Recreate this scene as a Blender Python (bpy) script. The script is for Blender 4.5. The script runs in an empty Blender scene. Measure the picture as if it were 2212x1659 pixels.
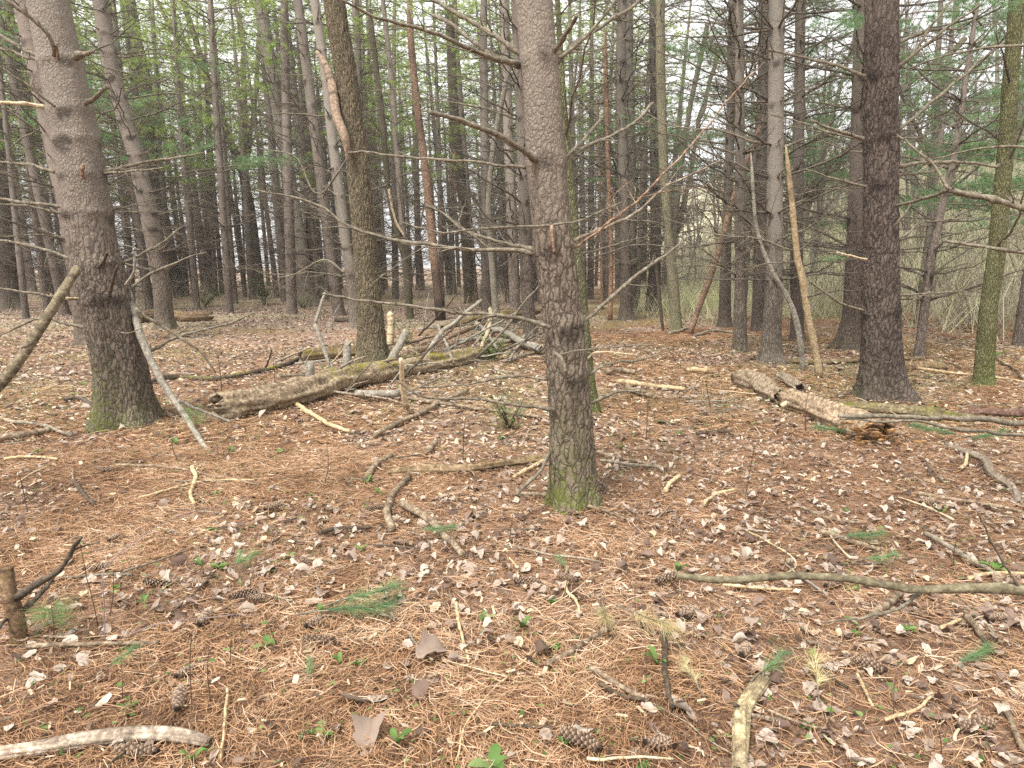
import bpy, math, random
import numpy as np
from mathutils import Matrix, Vector

# ------------------------------------------------------------------ camera, sky, sun, exposure
scene = bpy.context.scene
COL = scene.collection
FPX, CX, CY = 1475.0, 1106.0, 829.5          # focal length and centre in a 2212 x 1659 picture
CAM_H = 1.5
PITCH = math.atan(257.5 / FPX)               # looking slightly down
cam = bpy.data.cameras.new('camera'); camo = bpy.data.objects.new('camera', cam); COL.objects.link(camo)
cam.sensor_width = 36.0; cam.lens = 36.0 * FPX / 2212.0
cam.clip_start = 0.05; cam.clip_end = 2000.0
camo.location = (0, 0, CAM_H); camo.rotation_euler = (math.pi / 2 - PITCH, 0, 0)
scene.camera = camo

SUN_EL, SUN_AZ = math.radians(58), math.radians(215)   # azimuth from +Y, clockwise
world = bpy.data.worlds.new('World'); scene.world = world; world.use_nodes = True
wn = world.node_tree; wn.nodes.clear()
sky = wn.nodes.new('ShaderNodeTexSky'); sky.sky_type = 'NISHITA'; sky.sun_disc = False
sky.sun_elevation = SUN_EL; sky.sun_rotation = SUN_AZ
sky.air_density = 1.0; sky.dust_density = 4.0; sky.ozone_density = 1.0
hs = wn.nodes.new('ShaderNodeHueSaturation'); hs.inputs['Saturation'].default_value = 0.30
bgn = wn.nodes.new('ShaderNodeBackground'); bgn.inputs['Strength'].default_value = 0.15
wo = wn.nodes.new('ShaderNodeOutputWorld')
mxs = wn.nodes.new('ShaderNodeMix'); mxs.data_type = 'RGBA'; mxs.inputs[0].default_value = .8; mxs.inputs[7].default_value = (2.85, 2.81, 2.72, 1)   # an even cloud layer over the clear sky
wn.links.new(sky.outputs[0], hs.inputs['Color']); wn.links.new(hs.outputs[0], mxs.inputs[6]); wn.links.new(mxs.outputs[2], bgn.inputs['Color'])
wn.links.new(bgn.outputs[0], wo.inputs['Surface'])
sun = bpy.data.lights.new('sun', 'SUN'); sun.energy = 1.5; sun.angle = math.radians(14); sun.color = (1.0, 0.96, 0.9)
suno = bpy.data.objects.new('sun', sun); COL.objects.link(suno)
sdir = Vector((math.sin(SUN_AZ) * math.cos(SUN_EL), math.cos(SUN_AZ) * math.cos(SUN_EL), math.sin(SUN_EL)))
suno.rotation_euler = sdir.to_track_quat('Z', 'Y').to_euler()
scene.view_settings.view_transform = 'Standard'; scene.view_settings.look = 'None'
scene.view_settings.gamma = 1.0; scene.view_settings.exposure = 2.0
scene.render.engine = 'CYCLES'
cy = scene.cycles
cy.max_bounces = 5; cy.diffuse_bounces = 3; cy.glossy_bounces = 1; cy.transmission_bounces = 2; cy.transparent_max_bounces = 4
cy.caustics_reflective = False; cy.caustics_refractive = False
cy.use_denoising = False

rng = np.random.default_rng(11)
R = random.Random(5)
C0 = np.array([0, 0, CAM_H]); FW = np.array([0, math.cos(PITCH), -math.sin(PITCH)]); UP = np.array([0, math.sin(PITCH), math.cos(PITCH)])

# ------------------------------------------------------------------ noise
_T = rng.random((64, 64, 64)).astype(np.float32)
_J = rng.random((32, 32, 32, 3)).astype(np.float32)
def vnoise(p):
    p = np.asarray(p, dtype=np.float64)
    i = np.floor(p).astype(int); f = p - i; f = f * f * (3 - 2 * f)
    r = 0
    for dx in (0, 1):
        for dy in (0, 1):
            for dz in (0, 1):
                w = (f[..., 0] if dx else 1 - f[..., 0]) * (f[..., 1] if dy else 1 - f[..., 1]) * (f[..., 2] if dz else 1 - f[..., 2])
                r = r + w * _T[(i[..., 0] + dx) % 64, (i[..., 1] + dy) % 64, (i[..., 2] + dz) % 64]
    return r
def n2(x, y, s, o=0.0):
    x = np.asarray(x, float); y = np.asarray(y, float)
    return vnoise(np.stack([x * s + 17.3 + o, y * s + 5.1 - o, np.full_like(x, 3.7 + o)], -1))
def worley(p):
    i = np.floor(p).astype(int); f1 = np.full(len(p), 9.0); f2 = np.full(len(p), 9.0); idv = np.zeros(len(p))
    for dx in (-1, 0, 1):
        for dy in (-1, 0, 1):
            for dz in (-1, 0, 1):
                c = i + (dx, dy, dz); j = _J[c[:, 0] % 32, c[:, 1] % 32, c[:, 2] % 32]
                d = np.sqrt((((c + j) - p) ** 2).sum(1))
                nw = d < f1
                f2 = np.where(nw, f1, np.minimum(f2, d)); idv = np.where(nw, j[:, 0], idv); f1 = np.where(nw, d, f1)
    return f1, f2, idv
def sstep(a, b, x):
    t = np.clip((np.asarray(x, float) - a) / (b - a), 0, 1); return t * t * (3 - 2 * t)

# ------------------------------------------------------------------ terrain height and projection
MOUND = []
def zg(x, y):
    x = np.asarray(x, float); y = np.asarray(y, float)
    z = 0.09 * (n2(x, y, .35) - .5) + 0.05 * (n2(x, y, 1.3, 4) - .5) + .024 * (n2(x, y, 4.2, 9) - .5)
    for mx, my, mr in MOUND: z = z + .055 * np.exp(-((x - mx) ** 2 + (y - my) ** 2) / (mr * mr))
    t = np.clip((x - 10.5 - 1.2 * (n2(x, y, .12, 2) - .5)) / 22, 0, 1)
    z = z + 9 * (t ** 1.15) * sstep(4, 15, y)
    z = z + np.clip((y - 55) * .2, 0, 6) * sstep(4, 20, x)
    return z
def ray(px, py):
    return np.array([(px - CX) / FPX, 0, 0]) + UP * (-(py - CY) / FPX) + FW
def at(px, py, Y):
    d = ray(px, py); return C0 + d * (Y / d[1])
def G(px, py):
    d = ray(px, py); t = CAM_H / max(-d[2], .02)
    for _ in range(12):
        p = C0 + d * t
        t = (CAM_H - float(zg(p[0], p[1]))) / max(-d[2], .02)
    p = C0 + d * t; p[2] = float(zg(p[0], p[1])); return p
_m = [(*G(x, y)[:2], w) for x, y, w in ((1240, 1085, .36), (275, 910, .6), (806, 785, .55), (1905, 855, .7), (2124, 830, .4), (1665, 780, .45))]
MOUND += _m
def rad(p, w):                                   # radius in metres of something w picture units wide at p
    return .5 * w / FPX * float(np.dot(np.asarray(p) - C0, FW))

# ------------------------------------------------------------------ mesh building
class MB:
    def __init__(s): s.V = []; s.Q = []; s.T = []; s.A = {}; s.n = 0; s.mq = []; s.mt = []
    def add(s, V, Q=None, T=None, mi=0, **attr):
        V = np.asarray(V, dtype=np.float32).reshape(-1, 3); k = len(V)
        for a in set(list(attr) + list(s.A)):
            if a not in s.A: s.A[a] = [np.zeros(s.n, np.float32)] if s.n else []
            v = attr.get(a, 0.0); s.A[a].append(np.broadcast_to(np.asarray(v, np.float32), (k,)).copy())
        if Q is not None and len(Q): s.Q.append(np.asarray(Q, np.int64) + s.n); s.mq.append(np.full(len(Q), mi))
        if T is not None and len(T): s.T.append(np.asarray(T, np.int64) + s.n); s.mt.append(np.full(len(T), mi))
        s.V.append(V); s.n += k
    def merge(s, o, M=None):
        V, Q, T = o.arrays()
        if M is not None:
            M = np.array(M); V = V @ M[:3, :3].T + M[:3, 3]
        s.add(V, Q, T, **{a: np.concatenate(l) for a, l in o.A.items()})
        if len(Q): s.mq[-1][:] = np.concatenate(o.mq)
        if len(T): s.mt[-1][:] = np.concatenate(o.mt)
    def arrays(s):
        V = np.concatenate(s.V) if s.V else np.zeros((0, 3), np.float32)
        Q = np.concatenate(s.Q) if s.Q else np.zeros((0, 4), np.int64)
        T = np.concatenate(s.T) if s.T else np.zeros((0, 3), np.int64)
        return V, Q, T
    def mesh(s, name, mats, smooth=True):
        V, Q, T = s.arrays(); me = bpy.data.meshes.new(name)
        me.vertices.add(len(V)); me.vertices.foreach_set('co', V.astype(np.float32).ravel())
        nl = 4 * len(Q) + 3 * len(T); me.loops.add(nl)
        me.loops.foreach_set('vertex_index', np.concatenate([Q.ravel(), T.ravel()]).astype(np.int32))
        me.polygons.add(len(Q) + len(T))
        st = np.concatenate([np.arange(len(Q)) * 4, 4 * len(Q) + np.arange(len(T)) * 3]).astype(np.int32)
        me.polygons.foreach_set('loop_start', st)
        mi = np.concatenate([np.concatenate(s.mq) if s.mq else np.zeros(0, int), np.concatenate(s.mt) if s.mt else np.zeros(0, int)])
        me.polygons.foreach_set('material_index', mi.astype(np.int32))
        me.polygons.foreach_set('use_smooth', np.full(len(Q) + len(T), smooth))
        for a, l in s.A.items():
            at_ = me.attributes.new(a, 'FLOAT', 'POINT'); at_.data.foreach_set('value', np.concatenate(l).astype(np.float32))
        for m in (mats if isinstance(mats, (list, tuple)) else [mats]): me.materials.append(m)
        me.update(calc_edges=True); me.validate()
        return me
    def build(s, name, mats, parent=None, smooth=True):
        o = bpy.data.objects.new(name, s.mesh(name, mats, smooth)); COL.objects.link(o)
        if parent is not None: o.parent = parent
        return o

def tag(o, label=None, cat=None, group=None, kind=None):
    if label: o['label'] = label
    if cat: o['category'] = cat
    if group: o['group'] = group
    if kind: o['kind'] = kind
    return o
def empty(name, loc, label=None, cat=None, group=None):
    o = bpy.data.objects.new(name, None); o.empty_display_size = .1; COL.objects.link(o); o.location = Vector(loc); tag(o, label, cat, group); return o
def part(name, me, parent, M=None):
    o = bpy.data.objects.new(name, me); COL.objects.link(o); o.parent = parent
    if M is not None: o.matrix_local = M
    return o

def tube_arr(P, Rr, k=6, jag=0.0):
    P = np.asarray(P, float); Rr = np.asarray(Rr, float); n = len(P)
    t = np.gradient(P, axis=0); t /= np.linalg.norm(t, axis=1)[:, None] + 1e-9
    m = np.abs(t).mean(0); ref = np.eye(3)[int(np.argmin(m))]
    u = ref - (t @ ref)[:, None] * t; u /= np.linalg.norm(u, axis=1)[:, None] + 1e-9
    v = np.cross(t, u); a = np.arange(k) / k * 2 * np.pi
    rr = Rr[:, None] * np.ones(k)
    V = P[:, None] + rr[..., None] * (np.cos(a)[None, :, None] * u[:, None] + np.sin(a)[None, :, None] * v[:, None])
    i = np.arange(n - 1)[:, None] * k; j = np.arange(k)[None]; j2 = (j + 1) % k
    Q = np.stack([i + j, i + j2, i + k + j2, i + k + j], -1).reshape(-1, 4)
    return V, Q, t, u, v
def caps(n, k, off0, off1):
    j = np.arange(k); j2 = (j + 1) % k
    return np.concatenate([np.stack([np.full(k, off0), j2, j], -1), np.stack([np.full(k, off1), (n - 1) * k + j, (n - 1) * k + j2], -1)])
def add_tube(mb, P, Rr, k=6, cap=True, mi=0, **attr):
    V, Q, *_ = tube_arr(P, Rr, k); n = len(P); V = V.reshape(-1, 3); T = None
    at_ = {}
    for a, x in attr.items():
        x = np.asarray(x, float)
        x = np.repeat(x, k) if x.ndim == 1 and len(x) == n else np.full(n * k, float(x))
        at_[a] = np.concatenate([x, [x[0], x[-1]]]) if cap else x
    if cap:
        T = caps(n, k, n * k, n * k + 1); V = np.concatenate([V, [P[0]], [P[-1]]])
    mb.add(V, Q, T, mi=mi, **at_)
def resample(P, n):
    P = np.asarray(P, float)
    if len(P) > 2:                                # Catmull-Rom pass
        E = np.concatenate([[2 * P[0] - P[1]], P, [2 * P[-1] - P[-2]]]); out = []
        for i in range(1, len(E) - 2):
            for s in np.linspace(0, 1, 8, endpoint=False):
                a, b, c, d = E[i - 1], E[i], E[i + 1], E[i + 2]
                out.append(.5 * (2 * b + (c - a) * s + (2 * a - 5 * b + 4 * c - d) * s * s + (3 * b - a - 3 * c + d) * s ** 3))
        out.append(P[-1]); P = np.array(out)
    L = np.concatenate([[0], np.cumsum(np.linalg.norm(np.diff(P, axis=0), axis=1))])
    s = np.linspace(0, L[-1], n)
    return np.stack([np.interp(s, L, P[:, c]) for c in range(3)], 1)

# ------------------------------------------------------------------ materials
class NT:
    def __init__(s, name, rough=.85):
        s.m = bpy.data.materials.new(name); s.m.use_nodes = True; s.t = s.m.node_tree; s.t.nodes.clear()
        s.out = s.n('ShaderNodeOutputMaterial'); s.b = s.n('ShaderNodeBsdfPrincipled'); s.b.inputs['Roughness'].default_value = rough
        s.b.inputs['Specular IOR Level'].default_value = .25
        s.t.links.new(s.b.outputs[0], s.out.inputs['Surface'])
    def n(s, ty, **kw):
        x = s.t.nodes.new(ty)
        for k, v in kw.items(): setattr(x, k, v)
        return x
    def l(s, a, b): s.t.links.new(a, b)
    def set(s, sock, v):
        if isinstance(v, bpy.types.NodeSocket): s.l(v, sock)
        elif isinstance(v, (tuple, list)) and len(v) == 3 and sock.type == 'RGBA': sock.default_value = (*v, 1)
        else: sock.default_value = v
    def coord(s, scale=(1, 1, 1), kind='Object'):
        tc = s.n('ShaderNodeTexCoord'); mp = s.n('ShaderNodeMapping'); mp.inputs['Scale'].default_value = scale
        s.l(tc.outputs[kind], mp.inputs['Vector']); return mp.outputs[0]
    def wpos(s, scale=(1, 1, 1)):
        g = s.n('ShaderNodeNewGeometry'); mp = s.n('ShaderNodeMapping'); mp.inputs['Scale'].default_value = scale
        s.l(g.outputs['Position'], mp.inputs['Vector']); return mp.outputs[0]
    def noise(s, vec, scale=5, detail=4, rough=.6, dist=0):
        x = s.n('ShaderNodeTexNoise'); x.inputs['Scale'].default_value = scale; x.inputs['Detail'].default_value = detail
        x.inputs['Roughness'].default_value = rough; x.inputs['Distortion'].default_value = dist; s.l(vec, x.inputs['Vector']); return x.outputs['Fac']
    def vor(s, vec, scale=5, feat='DISTANCE_TO_EDGE', out='Distance'):
        x = s.n('ShaderNodeTexVoronoi', feature=feat); x.inputs['Scale'].default_value = scale; s.l(vec, x.inputs['Vector']); return x.outputs[out]
    def ramp(s, fac, stops, interp='LINEAR'):
        x = s.n('ShaderNodeValToRGB'); e = x.color_ramp; e.interpolation = interp
        while len(e.elements) < len(stops): e.elements.new(.5)
        for el, (p, c) in zip(e.elements, stops):
            el.position = p; el.color = (*c, 1) if isinstance(c, (tuple, list)) else (c, c, c, 1)
        s.set(x.inputs['Fac'], fac); return x.outputs['Color']
    def mix(s, f, a, b, mode='MIX'):
        x = s.n('ShaderNodeMix', data_type='RGBA', blend_type=mode); s.set(x.inputs[0], f); s.set(x.inputs[6], a); s.set(x.inputs[7], b); return x.outputs[2]
    def math(s, op, a, b=0.0, clamp=False):
        x = s.n('ShaderNodeMath', operation=op, use_clamp=clamp); s.set(x.inputs[0], a); s.set(x.inputs[1], b); return x.outputs[0]
    def attr(s, name):
        x = s.n('ShaderNodeAttribute', attribute_name=name); return x.outputs['Fac']
    def oinfo(s, out='Random'): return s.n('ShaderNodeObjectInfo').outputs[out]
    def bump(s, h, dist=.01, strength=1.0, normal=None):
        x = s.n('ShaderNodeBump'); x.inputs['Distance'].default_value = dist; x.inputs['Strength'].default_value = strength; s.l(h, x.inputs['Height'])
        if normal is not None: s.l(normal, x.inputs['Normal'])
        return x.outputs[0]
    def fin(s, color, normal=None, transl=0.0):
        s.set(s.b.inputs['Base Color'], color)
        if normal is not None: s.l(normal, s.b.inputs['Normal'])
        if transl:
            tr = s.n('ShaderNodeBsdfTranslucent'); s.set(tr.inputs['Color'], color); mx = s.n('ShaderNodeMixShader'); mx.inputs[0].default_value = transl
            s.l(s.b.outputs[0], mx.inputs[1]); s.l(tr.outputs[0], mx.inputs[2]); s.l(mx.outputs[0], s.out.inputs['Surface'])
        return s.m

def bark_mat(name, plate1, plate2, crack, smoothc, sx, sz, depth=.012, lowx=0, lowz=0):
    s = NT(name, .9)
    v = s.coord((sx, sx, sz)); base = s.coord()
    wn_ = s.n('ShaderNodeTexNoise'); wn_.inputs['Scale'].default_value = 13; wn_.inputs['Detail'].default_value = 4; s.l(base, wn_.inputs['Vector'])
    def warp(v_, amt):
        sc_ = s.n('ShaderNodeVectorMath', operation='SCALE'); s.l(wn_.outputs['Color'], sc_.inputs[0]); sc_.inputs['Scale'].default_value = amt
        a_ = s.n('ShaderNodeVectorMath', operation='ADD'); s.l(v_, a_.inputs[0]); s.l(sc_.outputs[0], a_.inputs[1]); return a_.outputs[0]
    vv = warp(v, 2.2); e = s.vor(vv, 1.0); cell = s.vor(vv, 1.0, 'F1', 'Color')
    if lowx:
        v2 = warp(s.coord((lowx, lowx, lowz)), 1.6); f_ = s.ramp(s.attr('smooth'), [(.15, 0), (.7, 1)])
        e = s.mix(f_, s.vor(v2, 1.0), e); cell = s.mix(f_, s.vor(v2, 1.0, 'F1', 'Color'), cell)
    fine = s.noise(s.coord((60, 60, 30)), 2.2, 6, .7)
    big = s.noise(base, 2.3, 4)
    col = s.mix(s.ramp(big, [(.3, 0), (.7, 1)]), plate1, plate2)
    sm = s.attr('smooth')
    col = s.mix(s.math('MULTIPLY', sm, .8), col, smoothc)
    col = s.mix(.35, col, s.mix(cell, (.74, .72, .70), (1.18, 1.16, 1.14)), 'MULTIPLY')
    col = s.mix(.8, col, s.ramp(fine, [(.28, .5), (.5, .98), (.72, 1.5)]), 'MULTIPLY')
    ck = s.ramp(e, [(.0, 1), (.05, .6), (.14, 0)])
    ck2 = s.math('MULTIPLY', ck, s.math('SUBTRACT', .85, s.math('MULTIPLY', sm, .62)), True)
    col = s.mix(ck2, col, crack)
    lich = s.ramp(s.noise(base, 14, 5, .75), [(.62, 0), (.7, 1)])
    col = s.mix(s.math('MULTIPLY', lich, .4), col, (.34, .34, .30))
    col = s.mix(s.math('MULTIPLY', s.attr('whorl'), .72), col, (.035, .028, .024))
    mo = s.math('MULTIPLY', s.attr('moss'), s.ramp(s.noise(base, 16, 5, .7), [(.38, 0), (.6, 1)]), True)
    col = s.mix(mo, col, s.mix(fine, (.05, .075, .012), (.17, .2, .03)))
    col = s.mix(1.0, col, s.oinfo('Color'), 'MULTIPLY')
    h = s.math('ADD', s.math('MULTIPLY', s.ramp(e, [(0, 0), (.25, 1)]), s.math('SUBTRACT', 1.0, s.math('MULTIPLY', sm, .6))), s.math('MULTIPLY', fine, .7))
    return s.fin(col, s.bump(h, depth, .9))

M = {}
M['pine'] = bark_mat('pine_bark', (.155, .125, .103), (.23, .192, .160), (.034, .027, .022), (.265, .235, .205), 50, 30, .009, 30, 8)
M['pine_old'] = bark_mat('old_pine_bark', (.13, .105, .088), (.20, .165, .138), (.026, .021, .018), (.265, .235, .205), 46, 26, .012, 27, 6.5)
M['ash'] = bark_mat('furrowed_bark', (.25, .20, .135), (.19, .16, .10), (.03, .026, .016), (.24, .2, .14), 42, 7, .016)
M['mossbark'] = bark_mat('mossy_bark', (.105, .09, .055), (.20, .172, .125), (.025, .024, .014), (.18, .17, .11), 55, 13)
M['greybark'] = bark_mat('grey_bark', (.24, .215, .175), (.19, .17, .135), (.05, .043, .036), (.25, .225, .18), 40, 8, .006)

def wood_mat(name, c1, c2, c3, streak=(40, 40, 2), moss=0.0):
    s = NT(name, .8); base = s.coord()
    st = s.noise(s.coord((9, 9, 9)), 2.5, 6, .7); b = s.noise(base, 5, 4); f = s.noise(base, 45, 5, .75)
    col = s.ramp(st, [(.3, c1), (.5, c2), (.68, c3)])
    col = s.mix(.7, col, s.ramp(f, [(.3, .5), (.5, 1), (.7, 1.4)]), 'MULTIPLY')
    col = s.mix(s.math('MULTIPLY', s.ramp(b, [(.55, 0), (.68, 1)]), .5), col, c1)
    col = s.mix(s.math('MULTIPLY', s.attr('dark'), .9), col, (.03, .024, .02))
    mo = s.math('ADD', s.math('MULTIPLY', s.attr('moss'), s.ramp(s.noise(base, 7, 6, .75), [(.47, 0), (.60, 1)])), moss, True)
    col = s.mix(mo, col, s.mix(f, (.07, .085, .01), (.30, .27, .03)))
    col = s.mix(1.0, col, s.oinfo('Color'), 'MULTIPLY')
    return s.fin(col, s.bump(s.math('ADD', f, st), .006, .8))
M['branch'] = wood_mat('dead_branch_bark', (.085, .07, .05), (.155, .132, .095), (.25, .22, .165))
M['limb'] = wood_mat('backlit_dead_limb', (.05, .041, .033), (.10, .085, .066), (.18, .155, .12))  # dead branch colours darkened: the backlit look against the sky is painted in
M['log'] = wood_mat('weathered_log', (.075, .056, .042), (.235, .185, .132), (.43, .365, .28))
M['pale'] = wood_mat('pale_bare_wood', (.30, .22, .13), (.50, .40, .26), (.66, .56, .40))
M['red'] = wood_mat('reddish_dead_wood', (.085, .052, .034), (.20, .122, .08), (.38, .29, .20))
M['rot'] = wood_mat('rotten_wood', (.10, .05, .02), (.34, .18, .07), (.58, .42, .22))
M['dark'] = wood_mat('dark_wet_wood', (.035, .028, .02), (.08, .062, .045), (.14, .11, .08))
M['grey'] = wood_mat('grey_dead_wood', (.14, .125, .10), (.25, .225, .18), (.38, .35, .29))

def leafy(name, stops, transl=.3, rough=.6, vein=False):
    s = NT(name, rough); r = s.attr('rnd'); col = s.ramp(r, stops)
    if vein:
        col = s.mix(.6, col, s.ramp(s.noise(s.coord(), 60, 4, .7), [(.3, .55), (.55, 1.05), (.75, 1.3)]), 'MULTIPLY')
        v = s.attr('vein'); col = s.mix(s.math('MULTIPLY', v, .35), col, (.12, .08, .05))
    else:
        col = s.mix(.4, col, s.mix(s.oinfo(), (.75, .75, .8), (1.2, 1.2, 1.0)), 'MULTIPLY')
    return s.fin(col, None, transl)
M['needle_dead'] = leafy('dead_pine_needles', [(0, (.07, .04, .026)), (.2, (.20, .108, .056)), (.5, (.36, .205, .105)), (.75, (.48, .295, .165)), (.9, (.56, .38, .24)), (1, (.62, .47, .32))], .1, .55)
M['leaf_dead'] = leafy('dry_leaf', [(0, (.08, .05, .038)), (.2, (.20, .135, .105)), (.45, (.32, .25, .20)), (.7, (.42, .35, .29)), (.9, (.50, .43, .36)), (1, (.58, .44, .28))], .15, .7, True)
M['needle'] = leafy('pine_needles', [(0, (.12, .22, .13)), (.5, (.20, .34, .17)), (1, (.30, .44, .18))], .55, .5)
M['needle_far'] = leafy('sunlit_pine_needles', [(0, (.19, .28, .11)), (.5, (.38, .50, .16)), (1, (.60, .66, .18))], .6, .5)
M['green'] = leafy('fresh_green_leaf', [(0, (.06, .13, .03)), (.5, (.12, .22, .055)), (1, (.24, .32, .12))], .35, .5)
M['straw'] = leafy('dry_straw_needles', [(0, (.40, .32, .16)), (1, (.62, .54, .32))], .2, .6)
M['brush'] = leafy('dry_brush_twigs', [(0, (.13, .11, .08)), (.4, (.33, .29, .21)), (.75, (.52, .47, .34)), (1, (.44, .52, .22))], .0, .8)
M['chip'] = leafy('bark_and_wood_crumbs', [(0, (.03, .02, .014)), (.35, (.14, .09, .06)), (.65, (.34, .25, .17)), (.9, (.58, .48, .34)), (1, (.66, .58, .46))], 0, .8)
def cone_mat():
    s = NT('pine_cone_scales', .7)
    col = s.ramp(s.attr('tip'), [(0, (.016, .010, .007)), (.6, (.06, .036, .024)), (.85, (.14, .09, .06)), (1, (.36, .28, .20))])
    return s.fin(s.mix(.5, col, s.ramp(s.noise(s.coord(), 80, 3), [(.3, .6), (.7, 1.3)]), 'MULTIPLY'))
M['cone'] = cone_mat()
def cane_mat():
    s = NT('purple_cane', .6); return s.fin(s.mix(s.noise(s.coord(), 20, 3), (.12, .085, .09), (.30, .26, .29)))
M['cane'] = cane_mat()
def stem_mat():
    s = NT('thin_dark_stem', .7); return s.fin(s.mix(s.noise(s.coord(), 15, 3), (.05, .028, .022), (.13, .08, .06)))
M['stem'] = stem_mat()

def ground_mat():
    s = NT('forest_floor', .95); w = s.wpos()
    streak = s.noise(s.wpos((26, 26, 26)), 2.0, 8, .72, 1.2); mid = s.noise(w, 1.1, 6, .65); fine = s.noise(w, 70, 4, .7)
    cell = s.vor(w, 15, 'F1', 'Color'); cd = s.vor(w, 15, 'F1', 'Distance')
    col = s.ramp(streak, [(.22, (.04, .022, .015)), (.4, (.15, .078, .045)), (.55, (.29, .155, .085)), (.72, (.42, .26, .155))])
    leafc = s.mix(cell, (.27, .20, .16), (.50, .41, .345))
    lm = s.math('MULTIPLY', s.ramp(s.math('ADD', s.math('MULTIPLY', mid, .6), s.math('MULTIPLY', s.attr('litter'), .5)), [(.40, 0), (.62, 1)]), s.ramp(cd, [(.35, 1), (.6, .25)]), True)
    lm = s.math('MULTIPLY', lm, s.math('ADD', .35, s.math('MULTIPLY', s.attr('far'), .55)), True)
    col = s.mix(lm, col, leafc)
    g = s.math('MULTIPLY', s.attr('grass'), s.ramp(s.noise(w, 2.4, 5, .7), [(.3, .15), (.6, 1)]), True)
    col = s.mix(g, col, s.mix(fine, (.13, .19, .05), (.34, .38, .15)))
    col = s.mix(.55, col, s.ramp(fine, [(.3, .45), (.5, 1), (.7, 1.4)]), 'MULTIPLY')
    hl = s.math('MULTIPLY', s.attr('hill'), .9)
    col = s.mix(hl, col, s.mix(s.noise(w, 1.6, 8, .75), (.30, .27, .17), (.54, .51, .36)))
    return s.fin(col, s.bump(s.math('ADD', streak, fine), .02, 1.0))
M['ground'] = ground_mat()

# ------------------------------------------------------------------ ground sheet
def litter_mask(x, y):      # 1 where fallen leaves lie thick, 0 on bare needles
    m = n2(x, y, .55, 7) * .6 + n2(x, y, 1.7, 3) * .4
    left = sstep(4.5, 9, y) * sstep(3.0, -1.5, np.asarray(x) - .05 * np.asarray(y))
    return np.clip(sstep(.46, .62, m) * .85 + .62 * left, 0, 1)
def grass_mask(x, y):
    x = np.asarray(x, float); y = np.asarray(y, float)
    return np.clip(sstep(18, 27, y) * sstep(.14, .26, x / (y + .1)) * 1.0 + .35 * sstep(5, 9, y) * sstep(.5, .62, n2(x, y, .5, 21)), 0, 1)
n = 560; s_ = np.linspace(-1, 1, n)
gx = 3.2 * np.sinh(5.4 * s_); gy = 5.0 + 3.2 * np.sinh(5.4 * s_)
X, Y = np.meshgrid(gx, gy, indexing='xy'); Z = zg(X, Y)
i = np.arange(n - 1)[:, None] * n; j = np.arange(n - 1)[None]
mb = MB(); xf, yf = X.ravel(), Y.ravel()
mb.add(np.stack([xf, yf, Z.ravel()], -1), np.stack([i + j, i + j + 1, i + n + j + 1, i + n + j], -1).reshape(-1, 4),
       litter=litter_mask(xf, yf), grass=grass_mask(xf, yf), far=sstep(6, 16, yf), hill=sstep(.3, 1.6, xf - 10.5 - 1.2 * (n2(xf, yf, .12, 2) - .5)) * sstep(8, 15, yf))
tag(mb.build('ground', M['ground']), kind='structure')

# ------------------------------------------------------------------ branches
def kink(P, amt):
    P = np.array(P, float); n = len(P); L = np.linalg.norm(P[-1] - P[0]); d = rng.normal(0, 1, P.shape).cumsum(0)
    d -= np.linspace(0, 1, n)[:, None] * d[-1] + (1 - np.linspace(0, 1, n))[:, None] * d[0]
    return P + d * amt * L / n
def twigs(mb, P, Rr, nt, lmin, lmax, k=4, up=.15, depth=1, rs=.38, rmin=.0016):
    n = len(P)
    for _ in range(nt):
        i = int(rng.integers(max(1, int(n * .15)), n - 1)); t = P[i + 1 if i < n - 1 else i] - P[i - 1]; t /= np.linalg.norm(t) + 1e-9
        side = np.cross(t, rng.normal(0, 1, 3)); side /= np.linalg.norm(side) + 1e-9
        if abs(side[2]) > .55: side[2] *= .4
        d = t * rng.uniform(.35, .9) + side * rng.uniform(.5, 1) + np.array([0, 0, up * rng.normal(.3, 1)]); d /= np.linalg.norm(d)
        L = rng.uniform(lmin, lmax) * (1 - .5 * i / n); m = 5
        Q = P[i] + d * np.linspace(0, L, m)[:, None]; Q = kink(Q, .2)
        r0 = max(Rr[i] * rs, rmin); rr = np.linspace(r0, r0 * .4, m)
        add_tube(mb, Q, rr, k, cap=False)
        if depth > 1: twigs(mb, Q, rr, 2 + int(rng.integers(0, 3)), L * .25, L * .55, 3, up, depth - 1, .6, rmin * .8)
def dead_branch(L=2.2, r=.014, nt=9, m=10, k=6, droop=.1, fork=2):
    mb = MB(); s = np.linspace(0, 1, m)
    P = np.stack([s * L, 0 * s, L * (.10 * s - droop * s * s)], 1); P = kink(P, .15)
    Rr = r * (1 - .75 * s); add_tube(mb, P, Rr, k)
    twigs(mb, P, Rr, nt, .15 * L, .42 * L, 4, depth=fork); return mb
DB = []
for q in range(14):
    L = [1.0, 1.5, 1.9, 2.3, 2.7, 3.0, 2.0][q % 7]
    DB.append(dead_branch(L, .014 + .003 * L * .7, int(6 + 3.6 * L), droop=rng.uniform(-.06, .16)))
DBM = [b.mesh('dead_branch', M['limb' if q % 3 else 'branch']) for q, b in enumerate(DB)]
STUB = []
for q in range(4):
    mb = MB(); P = kink(np.array([[0, 0, 0], [.07, 0, .015], [.14, .01, .03], [.2 + .08 * q, .02, .05]]), .12); add_tube(mb, P, [.018, .014, .012, .008], 6); STUB.append(mb)
STUBM = [b.mesh('branch_stub', M['branch']) for b in STUB]

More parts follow.
